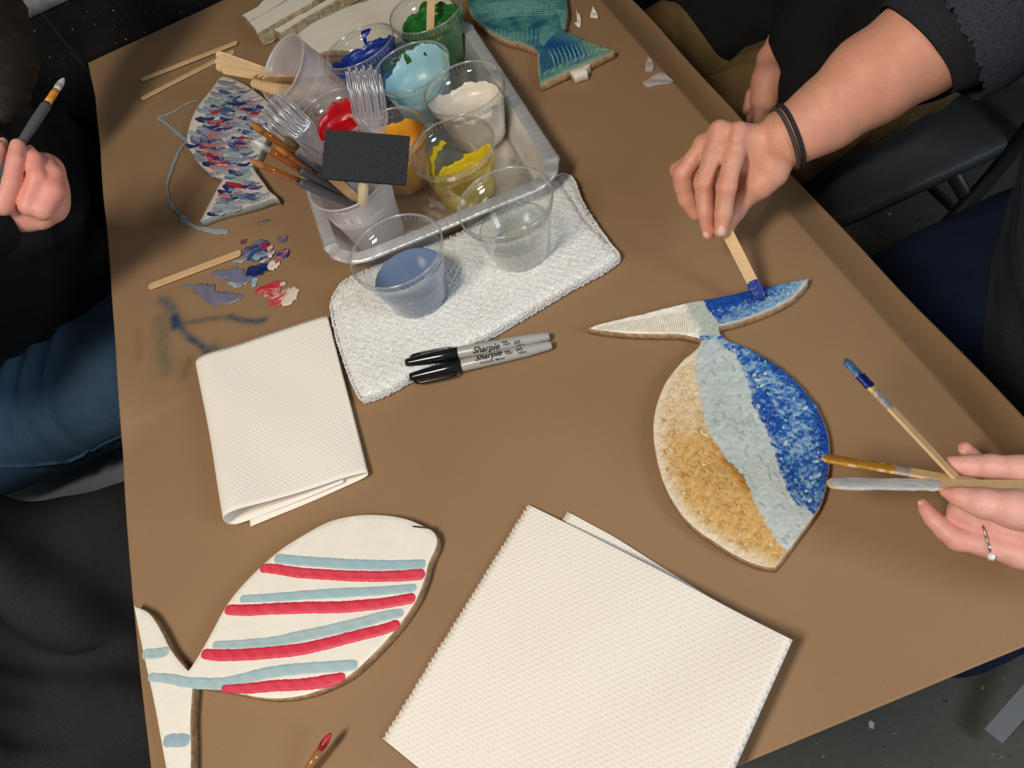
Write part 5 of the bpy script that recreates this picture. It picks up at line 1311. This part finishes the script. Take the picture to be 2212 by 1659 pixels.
# ================================================================ people
def person(label, loc): return thing('person', label, 'person', loc)
def skin_part(root, prims, res, m, name='body', extra=None, wr=None, base=lin(222, 158, 132), spots=(), base2=None):
    g = G()
    for n_, (p_, r_, w_) in enumerate([(prims, res, wr)]+list(extra or [])):
        v, f = sdf(p_, r_, w_); c = np.tile(np.array(base if n_ == 0 or base2 is None else base2), (len(v), 1)); q = vnoise(v*np.array([1, 1, 1]), 70, 3)+vnoise(v[:, [0, 2, 1]], 120, 5); c = c*(1+.05*q[:, None])
        red = np.zeros(len(v))
        for s_, r__, a_ in spots: red += a_*np.exp(-(np.linalg.norm(v-np.array(s_), axis=1)/r__)**2)
        red = np.clip(red, 0, 1)[:, None]; c = c*(1-red)+c*np.array([1.02, .78, .74])*red; g.add(v, f, 0, c)
    return build(g, name, MT[m], root)
def nail(root_body, tip, base, rpx, D, up_hint, m='nail', ln=.9):
    tip = np.array(tip); base = np.array(base); d = tip-base; d /= np.linalg.norm(d); h = np.array(up_hint, float); h = h-d*(h @ d); h /= np.linalg.norm(h); s = np.cross(d, h); r = rpx*D/F
    v = []; f = []; n = 9
    for i in range(n):
        for j in range(n):
            a = (j/(n-1)-.5)*1.7; t = i/(n-1); w = r*.82*(1-.25*(t > .85)*(t-.85)/.15); L = r*1.9*ln
            k = math.sqrt(max(0, 1-(2*abs(t-.5))**4)); rr = r*1.035
            v.append(tip+d*(L*(t-.72))+s*math.sin(a)*w*1.05*(.35+.65*k)+h*(math.cos(a)*rr-.0012*max(0, t-.6)))
    for i in range(n-1):
        for j in range(n-1): f.append([i*n+j, i*n+j+1, (i+1)*n+j+1, (i+1)*n+j])
    g = G(); g.add(v, f); o = build(g, 'fingernail', MT[m], root_body); s_ = o.modifiers.new('thickness', 'SOLIDIFY'); s_.thickness = .0005; s_.offset = 0
    return o
W_ = lambda x, y, z: np.array([x, y, Z(z)])
camdir = np.array([0, 0, TZ+CH])
def toward_cam(p): d = camdir-np.array(p); return d/np.linalg.norm(d)
# ---------------------------------------------------------------- person at the right, painting the blue fish
p3 = person('person in dark navy top at the right, painting with one stick and holding three', (.56, .32, 0))
idx = [J(1597, 292, .685, 25), J(1583, 345, .683, 21), J(1569, 404, .683, 21.5), J(1566, 432, .688, 18.5), J(1563, 460, .690, 18.5), J(1557, 499, .697, 15.5)]
mid = [J(1555, 287, .690, 25), J(1538, 340, .690, 20), J(1520, 395, .695, 21), J(1522, 425, .700, 18.5), J(1524, 458, .703, 18), J(1530, 506, .708, 13.5)]
rng = [J(1522, 312, .700, 23), J(1497, 345, .704, 19), J(1475, 375, .710, 21), J(1477, 402, .714, 19.5), J(1484, 430, .718, 18.5), J(1503, 464, .721, 14)]
pky = [J(1516, 340, .712, 20), J(1490, 350, .722, 17), J(1463, 366, .730, 15.5), J(1470, 400, .738, 14), J(1495, 436, .742, 12)]
thb = [J(1668, 372, .695, 36), J(1640, 398, .702, 29), J(1608, 424, .712, 22), J(1590, 455, .716, 17.5), J(1572, 494, .712, 14)]
wrist = J(1695, 301, .688, 56); f1 = J(1740, 276, .684, 62); f2 = J(1783, 248, .680, 74); f3 = J(1880, 172, .668, 94); f4 = J(1990, 100, .655, 104); f5 = J(2110, 20, .63, 108)
palm = []
for m_, rr in ((idx[0], 26), (mid[0], 26), (rng[0], 24), (pky[0], 22)):
    a = J(1672, 318, .695, 40); palm.append((a[0], m_[0], a[1], m_[1], .006))
palm += chain([J(1600, 330, .705, 30), J(1560, 340, .712, 28)], .006)+chain([J(1655, 345, .700, 42), J(1615, 360, .706, 30)], .008)
arm = chain([f5, f4, f3, f2, f1, wrist, J(1672, 318, .695, 45)], .010)
creases = []
for pts, r in ((((1612, 312), (1622, 330), (1621, 355), (1606, 385)), 2.2), (((1640, 305), (1647, 328), (1641, 352), (1622, 376)), 2.0)):
    q = [(PD(u, v, .655 if k in (1, 2) else .66)) for k, (u, v) in enumerate(pts)]
hand = arm+palm+chain(idx, .0035)+chain(mid, .0032)+chain(rng, .003)+chain(pky, .003)+chain(thb, .007)
# knuckle bones and tendon
hand += [(J(1597, 280, .678, 15)[0], J(1590, 300, .676, 14)[0], 15*.68/F, 12*.68/F, .006), (J(1554, 276, .684, 14)[0], J(1550, 296, .683, 13)[0], 14*.68/F, 11*.68/F, .006), (J(1700, 275, .672, 14)[0], J(1712, 285, .672, 14)[0], 14*.67/F, 14*.67/F, .012)]
# left hand
Li = [J(2420, 1030, .505, 62), J(2300, 1012, .515, 34), J(2200, 1013, .52, 29), J(2140, 1008, .528, 26), J(2095, 1007, .535, 23.5), J(2060, 1004, .538, 18), J(2048, 1002, .539, 14)]
Lm = [J(2320, 1060, .53, 34), J(2200, 1035, .55, 26), J(2125, 1008, .565, 22), J(2096, 985, .563, 18), J(2084, 968, .560, 15)]
Lt = [J(2420, 1140, .47, 72), J(2290, 1120, .482, 48), J(2190, 1100, .494, 40), J(2120, 1086, .502, 30), J(2075, 1074, .508, 20), J(2040, 1063, .512, 11)]
Lr = [J(2400, 1230, .49, 60), J(2290, 1215, .498, 40), J(2200, 1196, .508, 31), J(2125, 1176, .516, 25), J(2068, 1166, .520, 23), J(2040, 1146, .524, 19), J(2017, 1122, .528, 17.5), J(2003, 1103, .531, 15), J(1994, 1087, .533, 11.5)]
Ln = [J(2320, 1170, .50, 50), J(2200, 1150, .512, 36), J(2110, 1128, .522, 31), J(2075, 1108, .525, 26), J(2070, 1098, .528, 20)]
Lp = [J(2400, 1250, .50, 50), J(2260, 1215, .525, 26), J(2160, 1190, .535, 20), J(2100, 1170, .54, 16)]
lpalm = chain([J(2560, 1150, .47, 110), J(2430, 1150, .485, 100), J(2330, 1130, .50, 66)], .012)
lhand = lpalm+chain(Li, .0035)+chain(Lm, .003)+chain(Lt, .005)+chain(Ln, .004)+chain(Lr, .0032)+chain(Lp, .003)
lw = PD(2560, 1150, .47); le = W_(.50, .115, .10); ls = W_(.62, .12, .30)
larm = [(lw, le, .030, .042, .01)]
rsh = W_(.64, .50, .31)
torso_core = [(W_(.64, .30, -.15), W_(.64, .32, .22), .10, .11, .05), (rsh, W_(.64, .12, .30), .05, .05, .04), (W_(.66, .31, .25), W_(.65, .31, .42), .05, .045, .03), (rsh, f5[0], .048, .036, .02), (W_(.64, .12, .30), le, .045, .04, .02), (le, lw, .04, .03, .01)]
kn = [(j[0], .009, .9) for j in (idx[0], mid[0], rng[0], idx[2], mid[2], rng[2], pky[2])]+[(j[0], .010, .7) for j in (idx[5], mid[5], rng[5])]+[(j[0], .010, .8) for j in (Lr[8], Lr[4], Li[6], Lm[4], Lt[5])]+[(PD(1860, 190, .62), .035, .5), (PD(1960, 90, .60), .04, .35), (PD(1740, 330, .66), .02, .4)]
body3 = skin_part(p3, hand, .00135, 'skin', extra=[(lhand+larm, .00135, None), (torso_core, .008, None)], spots=kn, base=lin(220, 160, 134), base2=lin(236, 178, 164))
nail(body3, idx[5][0], idx[4][0], 15.5, .697, toward_cam(idx[5][0]), ln=.8)
nail(body3, mid[5][0], mid[4][0], 13, .708, toward_cam(mid[5][0])*.6+np.array([-.6, -.2, .1]), ln=.8)
nail(body3, Li[6][0], Li[5][0], 14, .539, toward_cam(Li[6][0])*.5+np.array([-.1, .9, .2]), ln=1.0)
nail(body3, Lm[4][0], Lm[3][0], 15, .560, np.array([-.9, -.1, .5]), ln=1.0)
nail(body3, Lr[8][0], Lr[7][0], 11.5, .533, np.array([-.9, -.2, .5]), ln=1.2)
# wrist hair tie
bv = np.array([q.co[:] for q in body3.data.vertices])+np.array(p3.location)
def around(cen, ax, rmax, gap, n=60, tilt=0.0, w=.0016):
    """a loop lying on the skin: radius measured from the body's own surface"""
    ax = np.array(ax)/np.linalg.norm(ax); e1 = np.cross(ax, toward_cam(cen)); e1 /= np.linalg.norm(e1); e2 = np.cross(e1, ax)
    r = bv-cen; q1 = r @ e1; q2 = r @ e2; an = np.arctan2(q2, q1); off = r @ ax-tilt*q1; rad = np.hypot(q1, q2); sel = (np.abs(off) < w) & (rad < rmax)
    c0 = np.array([0, 0.]); out = []; A = an[sel]; R_ = rad[sel]
    th = np.linspace(-math.pi, math.pi, n, endpoint=False); rr = []
    for t in th:
        d = np.abs((A-t+math.pi) % (2*math.pi)-math.pi) < .16; rr.append(R_[d].max() if d.any() else np.nan)
    rr = np.array(rr); rr = np.where(np.isnan(rr), np.nanmean(rr), rr); rr = (rr+np.roll(rr, 1)+np.roll(rr, -1))/3
    return [cen+(e1*math.cos(t)+e2*math.sin(t))*(k+gap)+ax*(tilt*math.cos(t)*(k+gap)) for t, k in zip(th, rr)], e1, e2
axw = (f2[0]-wrist[0]); axw /= np.linalg.norm(axw); wc_ = PD(1703, 297, .687)
MT['grey_elastic'] = mat('grey_elastic', tuple(lin(74, 66, 58)), rough=.8, bump=(1200, .8, .0008))
for off, rr, mt in ((.0022, .0019, 'elastic'), (-.0024, .0017, 'grey_elastic')):
    pts, _, _ = around(wc_+axw*off, axw, .040, rr*.55, tilt=-.12, w=.003)
    g = G(); v, f = tube(pts, [rr]*60, 10, closed=True); g.add(v, f); tag(build(g, 'hair_tie', MT[mt], p3), 'black elastic hair tie' if off > 0 else 'dark grey elastic hair tie')
rc = PD(2127, 1177, .516); ax_ = Lr[3][0]-Lr[4][0]
pts, e1, e2 = around(rc, ax_, .0125, .0004, 48, .35)
g = G(); v, f = tube(pts, [.0010*(1+.25*math.sin(k*1.3)) for k in range(48)], 8, closed=True); g.add(v, f); ringo = tag(build(g, 'finger_ring', MT['silver'], p3), 'silver ring with clear stone')
tgt = PD(2119, 1195, .512); kp = min(pts, key=lambda q: np.linalg.norm(q-tgt)); 
g = G(); bm = bmesh.new(); bmesh.ops.create_icosphere(bm, subdivisions=1, radius=.0026); v = np.array([q.co[:] for q in bm.verts]); bm.verts.index_update(); f = [[w.index for w in q.verts] for q in bm.faces]; bm.free(); g.add(v+kp+(kp-rc)/np.linalg.norm(kp-rc)*.0016, f); build(g, 'stone', MT['gem'], ringo, smooth=False)
# clothing: loose top with elbow sleeve, jeans
s0 = J(1975, 108, .657, 118)[0]; 
shirt = [(J(1985, 104, .656, 117)[0], J(2090, 40, .64, 135)[0], .0445, .052, .01), (J(2090, 40, .64, 135)[0], rsh, .052, .075, .02), (rsh, W_(.64, .12, .31), .075, .072, .05), (W_(.64, .12, .31), W_(.52, .112, .13), .062, .055, .03), (W_(.52, .112, .13), W_(.42, .115, .09), .055, .046, .02),
         (W_(.615, .33, -.20), W_(.62, .32, .05), .155, .15, .06), (W_(.62, .32, .05), W_(.645, .31, .26), .15, .125, .06)]
hc0 = PD(1990, 100, .656); axh0 = f4[0]-f3[0]; axh0 /= np.linalg.norm(axh0)
g = G(); v, f = sdf(shirt, .0045, folds(3, .010, 26, (.3, .2, 1))); dd_ = (v-hc0) @ axh0; rr_ = np.linalg.norm((v-hc0)-dd_[:, None]*axh0, axis=1)
bad = (dd_ < .010) & (rr_ < .08) & (dd_ > -.12); f = [q for q in f if not bad[q].any()]; g.add(v, f); build(g, 'shirt', MT['navy'], p3)
g = G()   # turned hem band at the sleeve opening
hc = PD(1990, 100, .656); axh = f4[0]-f3[0]; axh /= np.linalg.norm(axh); e1 = np.cross(axh, toward_cam(hc)); e1 /= np.linalg.norm(e1); e2 = np.cross(e1, axh)
ringv = []
for a in np.linspace(0, 2*math.pi, 72, endpoint=False):
    w = .0010*math.sin(a*5); ringv.append([hc+axh*(x+.006*math.cos(a))+(e1*math.cos(a)+e2*math.sin(a))*(.0422+r+w) for x, r in ((-.004, .0006), (-.005, -.0006), (-.0045, .002), (.006, .0056), (.020, .0100), (.030, .0125), (.033, .002), (.005, -.0002))])
ringv = np.array(ringv); n = 72; k = ringv.shape[1]; f = [[i*k+j, ((i+1) % n)*k+j, ((i+1) % n)*k+(j+1) % k, i*k+(j+1) % k] for i in range(n) for j in range(k)]
g.add(ringv.reshape(-1, 3), f); build(g, 'sleeve_hem', MT['charcoal'], p3)
jeans = [(W_(.66, .20, -.24), W_(.275, .178, -.225), .10, .070, .03), (W_(.66, .44, -.24), W_(.36, .47, -.24), .105, .075, .03), (W_(.275, .178, -.225), W_(.29, .26, -.62), .064, .048, .02), (W_(.36, .47, -.24), W_(.34, .47, -.62), .07, .05, .02), (W_(.64, .3, -.24), W_(.70, .32, -.2), .14, .13, .05)]
g = G(); v, f = sdf(jeans, .006, folds(11, .008, 22)); g.add(v, f); build(g, 'jeans', MT['denim_dark'], p3)
for y in (.27, .47):
    g = G(); v, f = sdf([(W_(.36, y, -.70), W_(.24, y, -.715), .040, .032, .02)], .006); v[:, 2] = np.maximum(v[:, 2], .002); g.add(v, f); build(g, 'shoe', MT['black_cloth'], p3)
# ---------------------------------------------------------------- person at the left with a brush
p1 = person('person in black top and blue jeans at the left, holding up a small brush', (-.60, .95, 0))
h1 = chain([J(-140, 470, .78, 60), J(-40, 455, .79, 58), J(30, 440, .80, 58)], .01)+[(J(30, 432, .80, 60)[0], J(80, 415, .80, 62)[0], .0262, .0282, .008)]+chain([J(96, 372, .805, 42), J(100, 440, .80, 42), J(60, 468, .80, 30)], .006)+chain([J(38, 315, .772, 16), J(34, 345, .768, 18), J(24, 395, .766, 20), J(6, 445, .770, 22)], .0015)+chain([J(64, 322, .785, 10), J(74, 345, .780, 19), J(82, 385, .775, 22), J(62, 445, .776, 22)], .002)+chain([J(6, 306, .795, 10), J(-2, 325, .79, 19), J(-12, 370, .785, 24), J(-40, 430, .785, 34)], .0025)+chain([J(100, 345, .795, 14), J(114, 378, .787, 23), J(114, 412, .782, 25), J(92, 452, .780, 24)], .0025)+[(J(20, 478, .80, 18)[0], J(90, 478, .80, 18)[0], .008, .008, .006)]
el1 = W_(-.60, .76, .12); sh1 = W_(-.66, .90, .32)
b1 = skin_part(p1, h1, .0015, 'skin_pink', base=lin(228, 164, 148), spots=[(PD(120, 400, .78), .018, .9), (PD(60, 350, .775), .02, .6), (PD(50, 420, .775), .02, .7)], extra=[([(J(-140, 470, .78, 60)[0], el1, .024, .028, .01), (el1, sh1, .028, .032, .01), (W_(-.66, 1.04, -.1), W_(-.68, 1.05, .25), .08, .08, .05), (sh1, W_(-.68, 1.18, .32), .032, .032, .02), (W_(-.68, 1.04, .3), W_(-.68, 1.04, .42), .05, .045, .02)], .008, None)])
nail(b1, h1[-7][1] if False else PD(5, 312, .79), PD(-2, 330, .79), 12, .79, toward_cam(PD(5, 312, .79))*.4+np.array([-.7, 0, .2]))
top1 = [(W_(-.62, 1.04, -.16), W_(-.60, 1.08, .02), .15, .165, .08), (W_(-.60, 1.08, .02), W_(-.66, 1.06, .27), .165, .12, .06), (W_(-.50, 1.02, -.15), W_(-.50, 1.20, -.12), .085, .08, .05), (W_(-.50, 1.20, -.10), W_(-.50, 1.26, -.04), .08, .06, .04), (sh1, W_(-.68, 1.18, .32), .07, .07, .05), (sh1, el1, .072, .062, .03), (el1, J(-140, 470, .78, 60)[0], .060, .046, .02), (J(-140, 470, .78, 60)[0], J(-62, 470, .79, 60)[0], .046, .038, .02), (W_(-.68, 1.18, .32), W_(-.60, 1.20, .05), .065, .06, .03), (W_(-.60, 1.20, .05), W_(-.50, 1.10, -.03), .06, .05, .03)]
g = G(); v, f = sdf(top1, .006, folds(21, .014, 20)); g.add(v, f); build(g, 'black_top', MT['black_cloth'], p1)
jn1 = [(W_(-.72, .922, -.20), W_(-.34, .910, -.205), .108, .094, .03), (W_(-.34, .910, -.21), W_(-.32, .86, -.62), .09, .055, .02), (W_(-.72, 1.02, -.22), W_(-.36, 1.04, -.22), .11, .09, .06), (W_(-.36, 1.04, -.22), W_(-.34, 1.05, -.62), .09, .055, .02)]
def cr1(v):
    s = np.zeros(len(v))
    for x, w, a in ((-.565, .006, .008), (-.60, .007, .007), (-.475, .007, .004), (-.63, .008, .006)): s += a*np.exp(-((v[:, 0]-x-.25*(v[:, 1]-.80)-.02*np.sin(v[:, 1]*22))/w)**2)
    return s+folds(4, .004, 22)(v)-.0006
g = G(); v, f = sdf(jn1, .0045, cr1); g.add(v, f); jo = build(g, 'jeans', MT['denim'], p1)
jv = v.copy()
def surf(V, u, v_, r=7):
    p = V-np.array([0, 0, TZ+CH]); D = p @ np.array([rv[2], hv[2], up[2]]); uu = CX+F*(p @ np.array([rv[0], hv[0], up[0]]))/D; ww = CY+F*(p @ np.array([rv[1], hv[1], up[1]]))/D
    m_ = (np.abs(uu-u) < r) & (np.abs(ww-v_) < r); return D[m_].min() if m_.any() else None
g = G(); sp_ = []      # side seam with its stitching
for u in np.linspace(-60, 300, 40):
    vm_ = next((q for q in range(1120, 900, -4) if surf(jv, u, q, 5)), 1030); yy_ = min(vm_-26, 1004-.09*max(0, u-60)); D_ = surf(jv, u, yy_); sp_.append(PD(u, yy_, (D_ or (len(sp_) and lastD) or 1.02)+.0)); lastD = D_ or 1.02
v, f = tube(sp_, np.tile([.0016, .0050], (40, 1)), 8); g.add(v, f); tag(build(g, 'seam', MT['denim'], jo), 'raised side seam')
g = G(); v, f = tube([q+np.array([0, .0065, .0012]) for q in sp_], [.0006]*40, 6); g.add(v, f); build(g, 'stitching', MT['thread'], jo)
for y in (.86, 1.05):
    g = G(); v, f = sdf([(W_(-.38, y, -.70), W_(-.26, y, -.715), .040, .032, .02)], .006); v[:, 2] = np.maximum(v[:, 2], .002); g.add(v, f); build(g, 'shoe', MT['black_cloth'], p1)
hb = mat('dark_brown_hair', tuple(lin(34, 26, 20)), rough=.6, bump=(300, .6, .002, (6, 6, .4)))
g = G(); hp = chain([J(-120, -170, .86, 110), J(-70, -60, .90, 90), J(-36, 40, .94, 76), J(0, 130, .965, 66), J(8, 200, .97, 40), J(10, 250, .965, 18)], .02)
def strands(v): return .0022*np.sin(v[:, 0]*420+v[:, 2]*60)+.0012*np.sin(v[:, 0]*900+v[:, 2]*150+v[:, 1]*200)
v, f = sdf(hp, .0035, strands); g.add(v, f); build(g, 'hair', hb, p1)
# ---------------------------------------------------------------- person nearest the camera at the left
p2 = person('person in loose black clothing seated at the near left corner', (-.62, .36, 0))
t2 = [(W_(-.74, .56, -.14), W_(-.48, .55, -.16), .155, .105, .06), (W_(-.48, .53, -.16), W_(-.34, .48, -.23), .095, .07, .04), (W_(-.70, .24, -.20), W_(-.38, .20, -.22), .14, .10, .05), (W_(-.70, .34, -.1), W_(-.74, .34, .16), .16, .14, .08), (W_(-.74, .18, .22), W_(-.74, .50, .22), .07, .07, .05), (W_(-.38, .20, -.22), W_(-.34, .27, -.62), .09, .06, .03), (W_(-.72, .08, -.22), W_(-.42, .06, -.24), .12, .09, .05), (W_(-.74, .36, -.17), W_(-.46, .35, -.21), .13, .11, .06), (W_(-.44, .10, -.27), W_(-.40, -.04, -.30), .13, .13, .05), (W_(-.34, .44, -.24), W_(-.33, .44, -.62), .07, .055, .03), (W_(-.74, .5, .2), W_(-.60, .58, -.06), .07, .065, .05), (W_(-.60, .58, -.06), W_(-.50, .50, -.10), .062, .045, .03)]
def big2(v):
    s = np.zeros(len(v)); x = v[:, 0]; y = v[:, 1]
    for a, b, c_, w, am in ((.8, .6, -.12, .018, .018), (.75, .66, -.055, .016, .014), (.9, .42, -.26, .022, .020), (.3, .95, .17, .02, .016), (.5, .86, .07, .016, .012), (.62, .78, .0, .014, .012)): s += am*np.exp(-((a*x+b*y-c_+.012*np.sin(x*26+y*8))/w)**2)
    return s+folds(33, .014, 16)(v)-.01
g = G(); v, f = sdf(t2, .0055, big2); g.add(v, f); build(g, 'black_clothing', MT['black_cloth2'], p2)
g = G(); v, f = sdf([(W_(-.74, .34, .2), W_(-.75, .34, .40), .05, .045, .02)]+[(W_(-.74, .18, .2), W_(-.74, .5, .2), .045, .045, .02)], .008); g.add(v, f, 0, lin(228, 164, 148)); build(g, 'body', MT['skin_pink'], p2)
for y in (.27, .44):
    g = G(); v, f = sdf([(W_(-.38, y, -.70), W_(-.26, y, -.715), .040, .032, .02)], .006); v[:, 2] = np.maximum(v[:, 2], .002); g.add(v, f); build(g, 'shoe', MT['black_cloth'], p2)
# ---------------------------------------------------------------- person at the far right
p4 = person('person in black sweater and khaki trousers at the far right, hand in lap', (.62, .93, 0))
h4 = chain([J(1760, 10, .98, 26), J(1685, 88, 1.0, 25), J(1663, 125, 1.0, 25)], .006)+chain([J(1663, 128, 1.0, 27), J(1660, 175, .990, 35), J(1652, 215, .990, 30)], .006)+chain([J(1668, 190, 1.0, 22), J(1662, 240, 1.0, 15), J(1645, 270, 1.0, 11)], .003)+chain([J(1650, 205, .995, 17), J(1642, 240, .995, 14), J(1634, 268, 1.0, 10)], .003)+chain([J(1640, 180, 1.0, 12), J(1622, 205, 1.0, 11), J(1612, 238, 1.005, 10)], .003)+chain([J(1636, 200, 1.005, 12), J(1622, 240, 1.01, 10), J(1618, 262, 1.01, 8)], .003)
sk = skin_part(p4, h4, .002, 'skin', extra=[([(W_(.70, .98, -.1), W_(.72, 1.0, .25), .1, .1, .05), (W_(.72, .86, .3), W_(.72, 1.14, .3), .045, .045, .02), (W_(.72, 1.0, .3), W_(.73, 1.0, .42), .05, .045, .02)], .008, None)])
t4 = [(W_(.66, .96, -.14), W_(.66, 1.0, .05), .15, .15, .08), (W_(.66, 1.0, .05), W_(.70, 1.0, .27), .15, .12, .06), (W_(.72, .86, .30), W_(.72, 1.14, .3), .07, .07, .05), (W_(.72, .86, .30), W_(.66, .78, .06), .066, .055, .03), (W_(.66, .78, .06), J(1726, 78, .985, 40)[0], .056, .036, .02), (J(1740, 92, .985, 40)[0], J(1762, 170, .98, 40)[0], .032, .040, .03), (W_(.70, 1.14, .3), W_(.58, 1.16, 0), .066, .05, .03), (W_(.58, 1.16, 0), W_(.45, 1.04, -.06), .052, .046, .03), (W_(.50, .97, -.15), W_(.66, .96, -.12), .07, .12, .05), (W_(.62, .80, -.09), W_(.60, .70, -.08), .10, .07, .05)]
g = G(); v, f = sdf(t4, .006, folds(41, .012, 20)); g.add(v, f); build(g, 'black_sweater', MT['black_cloth'], p4)
k4 = [(W_(.70, 1.02, -.22), W_(.38, .985, -.19), .11, .080, .03), (W_(.70, .86, -.22), W_(.40, .80, -.20), .11, .088, .02), (W_(.38, .985, -.19), W_(.36, .98, -.62), .08, .055, .03), (W_(.40, .80, -.20), W_(.38, .80, -.62), .082, .055, .03)]
g = G(); v, f = sdf(k4, .005, folds(14, .010, 24)); g.add(v, f); build(g, 'khaki_trousers', MT['khaki'], p4)
for y in (.80, .98):
    g = G(); v, f = sdf([(W_(.40, y, -.70), W_(.28, y, -.715), .040, .032, .02)], .006); v[:, 2] = np.maximum(v[:, 2], .002); g.add(v, f); build(g, 'shoe', MT['black_cloth'], p4)
# ================================================================ sticks and brush held in the hands
tipw = P(1645, 648, .0155); gr = PD(1566, 492, .703)
s1 = make_stick('craft_stick', 'wooden stick pinched in the right hand, spreading blue paint on the fish tail', tipw, gr, L=.114, hint=tuple(toward_cam(tipw)), W=.0098)
dip(s1, -.057, -.0385, lin(20, 60, 156), col2=lin(14, 46, 132), label='wet blue paint'); dip(s1, -.039, -.027, lin(22, 62, 158), W=.0104, T=.0012, label='blue paint', off=-.0010)
def held(label, a, b, hint, **k): return make_stick('craft_stick', label, PD(*a), PD(*b), hint=hint, L=.125, **k)
va = toward_cam(PD(1950, 880, .50))
s2 = held('held stick with blue paint tip, pointing up and away from the ring hand', (1824, 776, .56), (2046, 1012, .525), tuple(np.array([.75, .45, .35])+va*.42))
dip(s2, -.0625, -.046, lin(54, 96, 140), W=.0112, col2=lin(90, 130, 160), label='pale blue paint'); dip(s2, -.048, -.037, lin(14, 34, 120), W=.0112, T=.0042, label='thick dark blue paint'); dip(s2, -.037, -.0345, lin(222, 214, 60), label='yellow paint'); dip(s2, -.035, -.018, lin(186, 182, 176), col2=lin(150, 140, 128), label='white paint')
s3 = held('held stick with golden paint, middle of the three in the ring hand', (1774, 988, .55), (2062, 1036, .520), tuple(np.array([.1, .75, .35])+va*.35))
dip(s3, -.0625, -.018, lin(196, 144, 50), col2=lin(170, 116, 36), label='golden paint'); dip(s3, -.018, -.008, lin(190, 170, 160), label='pinkish white paint')
s4 = held('held stick coated in white paint, lowest of the three in the ring hand', (1786, 1044, .535), (2080, 1048, .512), tuple(va+np.array([0, 1.15, .1])), W=.0104)
dip(s4, -.0625, .004, lin(206, 204, 200), col2=lin(176, 176, 174), W=.0122, label='white paint')
bt = PD(139, 168, .815); bb = PD(42, 314, .776)
grey_orange = mat('orange_ferrule', tuple(lin(214, 142, 50)), rough=.4, noise=(200, .2))
brush('small grey brush with white-loaded tip, held up by the hand at the left edge', bt, bb, L=.150, tipcol=lin(212, 214, 216), ferr=grey_orange, flen=.018, scale=1.05)
# ================================================================ chairs
def fold_chair(label, c, ang, m_seat, m_frame, h=.45, group=None):
    q = Quaternion((0, 0, 1), ang); root = thing('folding_chair', label, 'chair', (c[0], c[1], 0), group, q)
    o = dense(rrect(-.19, .19, -.20, .20, .05, 8), .03); v, f, _, _ = slab(o, h-.022, h, .02, .005, lambda x, y: -.008*np.exp(-((x/.12)**2+(y/.12)**2)))
    g = G(); g.add(v, f); build(g, 'seat', MT[m_seat], root, local=True)
    for s in (-1, 1):
        g = G(); pts = spline([(-.20, s*.205, .012), (-.05, s*.205, h*.55), (.12, s*.205, h+.02), (.22, s*.205, .80)], 6, False); v, f = tube(pts, [.011]*len(pts), 12); g.add(v, f); build(g, 'leg', MT[m_frame], root, local=True)
        g = G(); v, f = tube([(.22, s*.19, .012), (.02, s*.19, h-.02)], [.011]*2, 12); g.add(v, f); build(g, 'leg', MT[m_frame], root, local=True)
    g = G(); v, f = tube([(-.16, -.205, .12), (-.16, .205, .12)], [.008]*2, 10); g.add(v, f); build(g, 'crossbar', MT[m_frame], root, local=True); g = G(); v, f = tube([(.16, -.19, .14), (.16, .19, .14)], [.008]*2, 10); g.add(v, f); build(g, 'crossbar', MT[m_frame], root, local=True)
    g = G(); v, f = box((.215, 0, .74), (.018, .40, .12), bev=.006); g.add(v, f); build(g, 'backrest', MT[m_seat], root, local=True)
    return root
fold_chair('dark grey folding chair under the person in khaki trousers', (.68, .90), 0, 'chair_dark', 'steel', h=.42)
fold_chair('grey metal folding chair under the person in blue jeans', (-.62, 1.0), math.pi, 'chair_grey', 'chair_dark', h=.42)

p3c = fold_chair('grey metal folding chair under the person in dark navy', (.76, .33), 0, 'chair_dark', 'steel', h=.405)
g = G(); a = np.array(P(2146, 1590, -.715)); b = np.array(P(2300, 1415, -.665)); d = (b-a)/np.linalg.norm(b-a); s_ = np.cross(d, [0, 0, 1]); s_ /= np.linalg.norm(s_); n_2 = np.cross(s_, d)
q = []
for p_ in (a, b):
    for u_, w_ in ((-1, -1), (1, -1), (1, 1), (-1, 1)): q.append(p_+s_*.0128*u_+n_2*.004*w_)
g.add(q, [[0, 1, 2, 3][::-1], [4, 5, 6, 7], [0, 1, 5, 4], [1, 2, 6, 5], [2, 3, 7, 6], [3, 0, 4, 7]]); build(g, 'foot_bar', MT['foot'], p3c, smooth=False)
